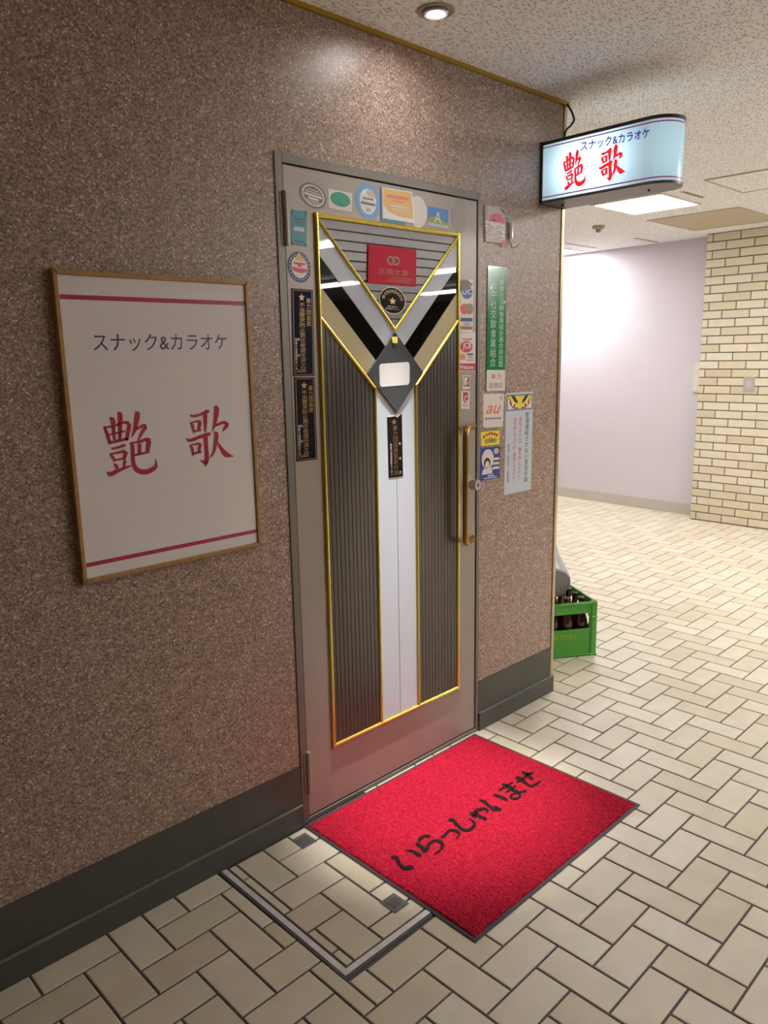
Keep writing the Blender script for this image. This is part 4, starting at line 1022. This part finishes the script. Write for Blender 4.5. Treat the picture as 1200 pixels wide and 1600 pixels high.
# ------------------------------------------------------------------ floor hatch
HT = thing('floor_hatch', 'tiled floor hatch edged with a metal track beside the mat', 'hatch', (HX0, HY0, 0))
M_ALU = mat('scuffed_aluminium', 'dedbda', 0.45, 0.2, vary=0.15, vscale=30); M_DKMET = mat('dark_seal', '56524e', 0.6, vary=0.25, vscale=40)
boxobj('hatch_tray', HX0, HX1, HY0, -0.012, -0.0034, -0.0028, M_GROUT, HT)
def strip(x0, x1, y0, y1, z, m, name): boxobj(name, x0, x1, y0, y1, -0.003, z, m, HT, 0.0004)
strip(HX0, HX0+0.008, HY0, -0.012, 0.0006, M_DKMET, 'outer_seal'); strip(HX0+0.008, HX0+0.025, HY0+0.010, -0.012, 0.0016, M_ALU, 'track'); strip(HX0+0.025, HX0+0.029, HY0+0.027, -0.012, 0.0003, M_DKMET, 'inner_seal')
strip(HX0+0.008, HX1, HY0-0.001, HY0+0.010, 0.0006, M_DKMET, 'outer_seal'); strip(HX0+0.025, HX1, HY0+0.010, HY0+0.027, 0.0016, M_ALU, 'track'); strip(HX0+0.029, HX1, HY0+0.027, HY0+0.031, 0.0003, M_DKMET, 'inner_seal')
ix, iy = HX0+0.031, HY0+0.033
for (a0, a1, b0, b1) in [(ix, -.278, -.094, -.014), (ix, -.278, -.300, -.094), (-.276, -.175, -.197, -.014), (-.175, -.077, -.098, -.014), (-.175, .033, -.200, -.098), (-.276, -.074, -.302, -.199),
                         (-.072, .033, -.405, -.202), (-.172, -.074, -.508, -.303), (ix, -.174, -.403, -.302), (-.276, -.172, iy, -.405), (ix, -.278, -.508, -.405), (ix, -.278, iy, -.510),
                         (-.170, .033, iy, -.510), (-.072, .033, -.508, -.407), (-.075, .033, -.096, -.014), (.035, .137, -.3, -.1), (.035, .24, -.098, -.014), (.035, .24, -.405, -.302), (.035, .137, iy, -.407)]:
    bm = bmesh.new(); tile_into(bm, a0+.0026, a1-.0026, b0+.0026, b1-.0026, 0.0, 0.0016); obj('tile', bm, M_TILE, HT)
for yc in (-0.073, -0.492):
    hb = boxobj('lifting_socket', -0.080, -0.022, yc-0.032, yc+0.032, 0.0, 0.0012, mat('dull_lead', '6c6a68', 0.5, 0.4, vary=0.3, vscale=60), HT)
    boxobj('socket_lid', -0.068, -0.032, yc-0.018, yc+0.018, 0.0012, 0.0020, M_DKMET, hb)

# ------------------------------------------------------------------ beer crate, bottles, grey bucket
CR_C = Vector((2.005, 0.080)); ex = Vector((-0.842, 0.540)); ey = Vector((0.540, 0.842)); CW, CDp, CH = 0.445, 0.365, 0.292
CRT = thing('beer_crate', 'green plastic bottle crate with yellow lettering on the tiled floor', 'crate', (*(CR_C+ex*CW/2+ey*CDp/2), 0))
CRT.rotation_euler = (0, 0, math.atan2(-ex.y, -ex.x))        # local +x runs to the right along the front
M_GREEN = mat('crate_green', '52a53c', 0.42, vary=0.05, vscale=12); M_GREEND = M_GREEN
def cbox(name, x0, x1, y0, y1, z0, z1, bev=0.002):
    bm = bmesh.new(); box(bm, x0, x1, y0, y1, z0, z1, bev)
    me = bpy.data.meshes.new(name); bm.to_mesh(me); bm.free(); me.materials.append(M_GREEN)
    o = bpy.data.objects.new(name, me); COL.objects.link(o); o.parent = CRT; return o
hw, hd, tw = CW/2, CDp/2, 0.006
cbox('bottom', -hw+.002, hw-.002, -hd+.002, hd-.002, 0.0, 0.008)
def wall_with_window(name, length, along_x, off, sgn):
    """crate side: lower panel, top rail and two corner zones round a rounded opening, as one wall"""
    bm = bmesh.new(); hl = length/2-0.034; z0, z1 = 0.148, 0.232; r = 0.022
    outer = [(-length/2, 0.0), (length/2, 0.0), (length/2, CH), (-length/2, CH)]
    inner = []
    for cx, cz, a0 in ((hl-r, z1-r, 0), (-hl+r, z1-r, 90), (-hl+0.004, z0+0.004, 180), (hl-0.004, z0+0.004, 270)):
        rr2 = r if cz > 0.19 else 0.004
        for k in range(5):
            a = math.radians(a0+90*k/4); inner.append((cx+rr2*math.cos(a), cz+rr2*math.sin(a)))
    def vert(u, z, t):
        return bm.verts.new((u, off+sgn*t, z) if along_x else (off+sgn*t, u, z))
    for t in (0.0, tw):
        o_ = [vert(u, z, t) for u, z in outer]; i_ = [vert(u, z, t) for u, z in inner]
        # inner order: starts right top, goes counter-clockwise; stitch to the outer corners
        q = [o_[2], o_[3], o_[0], o_[1]]
        for c in range(4):
            seg_ = i_[c*5:c*5+5]
            for k in range(4): bm.faces.new((q[c], seg_[k], seg_[k+1]))
            nxt = i_[((c+1)*5) % 20]
            bm.faces.new((q[c], seg_[4], nxt, q[(c+1) % 4]))
        if t == 0.0: ia, oa = i_, o_
    n_ = len(ia)
    for k in range(n_): bm.faces.new((ia[k], ia[(k+1) % n_], i_[(k+1) % n_], i_[k]))
    for k in range(4): bm.faces.new((oa[k], oa[(k+1) % 4], o_[(k+1) % 4], o_[k]))
    bmesh.ops.recalc_face_normals(bm, faces=bm.faces[:])
    me = bpy.data.meshes.new(name); bm.to_mesh(me); bm.free(); me.materials.append(M_GREEN)
    o = bpy.data.objects.new(name, me); COL.objects.link(o); o.parent = CRT; return o
front = wall_with_window('side_wall', CW-0.008, True, -hd+0.004, 1); wall_with_window('side_wall', CW-0.008, True, hd-0.004, -1)
wall_with_window('side_wall', CDp-0.012, False, -hw+0.004, 1); wall_with_window('side_wall', CDp-0.012, False, hw-0.004, -1)
for sx in (-1, 1):
    for sy in (-1, 1):
        c0x, c0y = sx*(hw-0.015), sy*(hd-0.015)
        cp = cbox('corner_post', c0x-.017, c0x+.017, c0y-.017, c0y+.017, 0.0, CH, 0.005)
        o = cbox('corner_rib', c0x-.020, c0x+.020, c0y-.020, c0y+.020, 0.206, 0.214, 0.003)
        o = cbox('corner_foot', c0x-.021, c0x+.021, c0y-.021, c0y+.021, 0.002, 0.012, 0.003)
for y in (-1, 1):
    cbox('rim', -hw, hw, y*(hd-0.006)-0.008, y*(hd-0.006)+0.008, CH-0.016, CH, 0.003)
    cbox('rim', y*(hw-0.006)-0.008, y*(hw-0.006)+0.008, -hd, hd, CH-0.0165, CH-0.0005, 0.003)
    cbox('base_flange', -hw+.03, hw-.03, y*(hd-0.001)-0.004, y*(hd-0.001)+0.004, 0.004, 0.012, 0.001)
def crate_text(s_, u0, u1, z0, z1, m):
    vv, ff = text_mesh_unit(s_); me = bpy.data.meshes.new('lettering')
    me.from_pydata([(u0+(u1-u0)*a_, -hd+0.0035, z1-(z1-z0)*b_) for a_, b_ in vv], [], ff); me.materials.append(m)
    o = bpy.data.objects.new('lettering', me); COL.objects.link(o); o.parent = CRT
P_CRY = mat('crate_yellow_print', 'a9b42c', 0.5); crate_text('SUNTORY', -0.055, 0.115, 0.097, 0.124, P_CRY); crate_text('サントリー株式会社', -0.055, 0.115, 0.068, 0.083, mat('crate_faint_print', '7fa63a', 0.5))
M_BOTTLE = mat('brown_glass', '3a1a0c', 0.08, coat=0.6, spec=0.6)
bprof = [(0, 0.0), (0.034, 0.0), (0.036, 0.004), (0.036, 0.150), (0.033, 0.178), (0.022, 0.212), (0.0145, 0.240), (0.0135, 0.276), (0.0150, 0.278), (0.0155, 0.290), (0.0140, 0.296), (0.010, 0.296), (0.009, 0.27), (0, 0.262)]
bm = bmesh.new(); lathe(bm, bprof, (0, 0, 0), seg=16); bme = bpy.data.meshes.new('beer_bottle'); bm.to_mesh(bme); bm.free(); bme.materials.append(M_BOTTLE)
for p in bme.polygons: p.use_smooth = True
ang = CRT.rotation_euler[2]
for i in range(5):
    for j in range(4):
        lx, ly = -hw+0.060+i*(CW-0.120)/4, -hd+0.060+j*(CDp-0.120)/3
        if i < 1: continue
        o = bpy.data.objects.new('beer_bottle', bme); COL.objects.link(o)
        o.location = (CRT.location[0]+math.cos(ang)*lx-math.sin(ang)*ly, CRT.location[1]+math.sin(ang)*lx+math.cos(ang)*ly, 0.0085)
        tag(o, 'brown glass bottle standing in the green crate', 'bottle', 'bottles in the green crate')
# bucket lying on the bottles
bc = Vector((1.848, 0.243, 0.385)); bd = Vector((0.5, 0.65, 0.30)).normalized()
BK = thing('grey_bucket', 'grey plastic bucket lying on the bottles in the crate', 'bucket', tuple(bc))
def along(prof, name, m, seg=36):
    bm = bmesh.new(); up = bd.cross(Vector((1, 0, 0))).normalized(); sd = bd.cross(up); rings = []
    for r, h in prof:
        rings.append([bm.verts.new(bc+bd*h+(up*math.cos(2*math.pi*k/seg)+sd*math.sin(2*math.pi*k/seg))*max(r, 1e-5)) for k in range(seg)])
    for a_, b_ in zip(rings, rings[1:]):
        for k in range(seg): bm.faces.new((a_[k], a_[(k+1) % seg], b_[(k+1) % seg], b_[k]))
    bmesh.ops.remove_doubles(bm, verts=bm.verts[:], dist=1e-5); bmesh.ops.recalc_face_normals(bm, faces=bm.faces[:])
    return obj(name, bm, m, BK, False)
M_BUCKET = mat('grey_polythene', '9aa0a2', 0.35, vary=0.05, vscale=20)
along([(0, 0.002), (0.080, 0.002), (0.084, 0.0), (0.089, 0.004), (0.092, 0.012), (0.100, 0.26), (0.104, 0.262), (0.104, 0.27), (0.098, 0.27), (0.09, 0.02), (0, 0.014)], 'shell', M_BUCKET)
along([(0.0805, 0.0015), (0.0825, -0.002), (0.0855, -0.0015), (0.0865, 0.003)], 'base_ring', M_BUCKET)

# ------------------------------------------------------------------ ceiling fittings
def emis(name, col, strength):
    m, N, L, b = new_mat(name); b.inputs['Base Color'].default_value = (0.8, 0.8, 0.8, 1); b.inputs['Emission Color'].default_value = col; b.inputs['Emission Strength'].default_value = strength; return m
M_TUBE = emis('fluorescent_tube', (1.0, 0.98, 0.97, 1), TUBE); M_PANEL = emis('lit_diffuser', (1.0, 0.98, 0.98, 1), PANEL)
M_FIX = mat('white_enamel', 'e8e4dc', 0.4)
def troffer(x, y, label, along_y=True, L_=1.2):
    t = thing('ceiling_light', label, 'light', (x, y, ZC), 'fluorescent lights in the hall')
    w, h = (0.095, L_/2) if along_y else (L_/2, 0.095)
    boxobj('housing', x-w, x+w, y-h, y+h, ZC-0.045, ZC, M_FIX, t, 0.004)
    for o_ in (-0.06, 0.06):
        bm = bmesh.new()
        a, b = ((x+o_, y-h+0.03, ZC-0.068), (x+o_, y+h-0.03, ZC-0.068)) if along_y else ((x-w+0.03, y+o_, ZC-0.068), (x+w-0.03, y+o_, ZC-0.068))
        tube(bm, [a, b], 0.014, 12); obj('tube', bm, M_TUBE, t)
troffer(2.95, -3.40, 'two-tube hall light nearest the shop door')
troffer(5.40, -3.95, 'two-tube hall light behind the brick pier line')
troffer(5.45, -6.25, 'two-tube hall light second row from the shop')
troffer(7.65, -6.00, 'two-tube hall light deepest in the hall')
def panel_light(x0, x1, y0, y1, label):
    t = thing('ceiling_panel_light', label, 'light', ((x0+x1)/2, (y0+y1)/2, ZC), 'recessed ceiling panels')
    boxobj('diffuser', x0, x1, y0, y1, ZC-0.006, ZC-0.0005, M_PANEL, t)
    f = 0.022
    for q in ((x0-f, x1+f, y0-f, y0), (x0-f, x1+f, y1, y1+f), (x0-f, x0, y0, y1), (x1, x1+f, y0, y1)): boxobj('frame', *q, ZC-0.009, ZC-0.0005, M_FIX, t, 0.001)
panel_light(3.52, 4.06, 0.62, 1.09, 'bright square ceiling panel light beneath the hanging sign in view')
panel_light(5.08, 5.62, 2.50, 2.97, 'bright ceiling panel light above the white wall')
panel_light(2.75, 3.29, -1.85, -1.38, 'added unseen ceiling panel light over the open hall')  # out of view, added to brighten the right side
panel_light(4.65, 5.19, -1.85, -1.38, 'added unseen ceiling panel light in front of the brick pier')  # out of view, added to lift the brick and far ceiling
def cover(x0, x1, y0, y1, m, label, f=0.02, drop=0.006):
    t = thing('access_panel', label, 'panel', ((x0+x1)/2, (y0+y1)/2, ZC))
    boxobj('cover', x0, x1, y0, y1, ZC-drop*0.6, ZC-0.0005, m, t)
    fm = mat('panel_frame', 'b5aca0', 0.5)
    for q in ((x0-f, x1+f, y0-f, y0), (x0-f, x1+f, y1, y1+f), (x0-f, x0, y0, y1), (x1, x1+f, y0, y1)): boxobj('frame', *q, ZC-drop, ZC-0.0005, fm, t, 0.001)
cover(4.44, 5.22, 0.50, 1.16, mat('beige_cover', 'bdb29b', 0.7), 'wide beige ceiling cover near the brick pier')
cover(3.36, 3.90, -0.32, 0.25, M_CEIL, 'square ceiling access panel with a thin frame, right edge', 0.014)
for (x0, x1, y, lab) in ((3.58, 3.87, 0.498, 'thin slot diffuser in the ceiling beside the lit panel'), (5.23, 5.65, 1.71, 'thin slot diffuser in the ceiling above the white wall'), (5.02, 5.53, 2.28, 'thin slot diffuser in the ceiling nearest the far lit panel')):
    t = thing('slot_diffuser', lab, 'diffuser', ((x0+x1)/2, y, ZC)); boxobj('slot', x0, x1, y-0.010, y+0.010, ZC-0.003, ZC-0.0005, mat('slot_grey', '8a8278', 0.6), t, 0.0005)
    boxobj('slot_lip', x0-0.01, x1+0.01, y+0.010, y+0.018, ZC-0.005, ZC-0.0005, M_FIX, t)
sp = on(935, 357, 2, ZC-0.02)
t = thing('smoke_detector', 'small grey smoke detector on the far ceiling', 'detector', (sp.x, sp.y, ZC))
bm = bmesh.new(); lathe(bm, [(0, -0.026), (0.036, -0.026), (0.048, -0.018), (0.05, 0), (0, 0)], (sp.x, sp.y, ZC), seg=24); obj('detector_body', bm, mat('detector_grey', 'a49c90', 0.6), t)
bm = bmesh.new(); lathe(bm, [(0, -0.048), (0.016, -0.048), (0.022, -0.026), (0, -0.026)], (sp.x, sp.y, ZC), seg=18); obj('sensor_head', bm, mat('detector_dark', '7a7268', 0.6), t)
# downlight
dp = on(681, 20.5, 2, ZC-0.006)
t = thing('downlight', 'round recessed downlight in the ceiling above the door', 'light', (dp.x, dp.y, ZC))
bm = bmesh.new(); lathe(bm, [(0.056, -0.0005), (0.056, -0.003), (0.050, -0.005), (0.046, -0.003), (0.046, -0.0005), (0.056, -0.0005)], (dp.x, dp.y, ZC), seg=40); obj('outer_ring', bm, mat('ring_beige', 'a89e90', 0.5), t)
bm = bmesh.new(); lathe(bm, [(0.036, -0.0005), (0.038, -0.009), (0.033, -0.012), (0.027, -0.010), (0.024, -0.0005), (0.036, -0.0005)], (dp.x, dp.y, ZC), seg=40); obj('lamp_ring', bm, mat('ring_chrome', 'c8c8cc', 0.25, 0.6), t)
bm = bmesh.new(); lathe(bm, [(0.0, -0.006), (0.018, -0.006), (0.0235, -0.003), (0.0235, -0.0005), (0, -0.0005)], (dp.x, dp.y, ZC), seg=32); obj('lamp', bm, emis('downlight_lamp', (1.0, 0.97, 0.95, 1), 260.0), t)
ld = bpy.data.lights.new('downlight_beam', 'SPOT'); ld.energy = SPOT; ld.spot_size = math.radians(29); ld.spot_blend = 1.0; ld.shadow_soft_size = 0.025; ld.color = (1.0, 0.97, 0.93)
lo = bpy.data.objects.new('downlight_beam', ld); COL.objects.link(lo); lo.parent = t; lo.location = (0, 0, -0.02)

# ------------------------------------------------------------------ small fittings on the far walls
sq0 = on(1162, 589, 0, XB-0.008); sq1 = on(1178, 612, 0, XB-0.008)
t = thing('switch_plate', 'grey blank switch plate on the brick pier', 'switch plate', (XB, (sq0.y+sq1.y)/2, sq1.z))
boxobj('plate', XB-0.008, XB+0.0005, sq1.y, sq0.y, sq1.z, sq0.z, mat('switch_grey', 'b0a8a8', 0.4), t, 0.002)
boxobj('rocker', XB-0.0095, XB-0.0075, sq1.y+0.02, sq0.y-0.02, sq1.z+0.025, sq0.z-0.025, mat('switch_light', 'bcb4b4', 0.4), t, 0.001)
e0_ = on(1086.5, 566, 0, 5.69); e1_ = on(1091, 613, 0, 5.69)
t = thing('wall_box', 'slim cream wall box at the edge of the white wall', 'box', (5.70, e0_.y, e1_.z))
boxobj('box_body', 5.672, 5.702, e1_.y-0.04, e0_.y, e1_.z, e0_.z, mat('cream_box', 'd8d0c4', 0.5), t, 0.003)
boxobj('box_edge', 5.669, 5.673, e1_.y-0.036, e0_.y-0.004, e1_.z+0.006, e0_.z-0.006, M_FIX, t, 0.001)
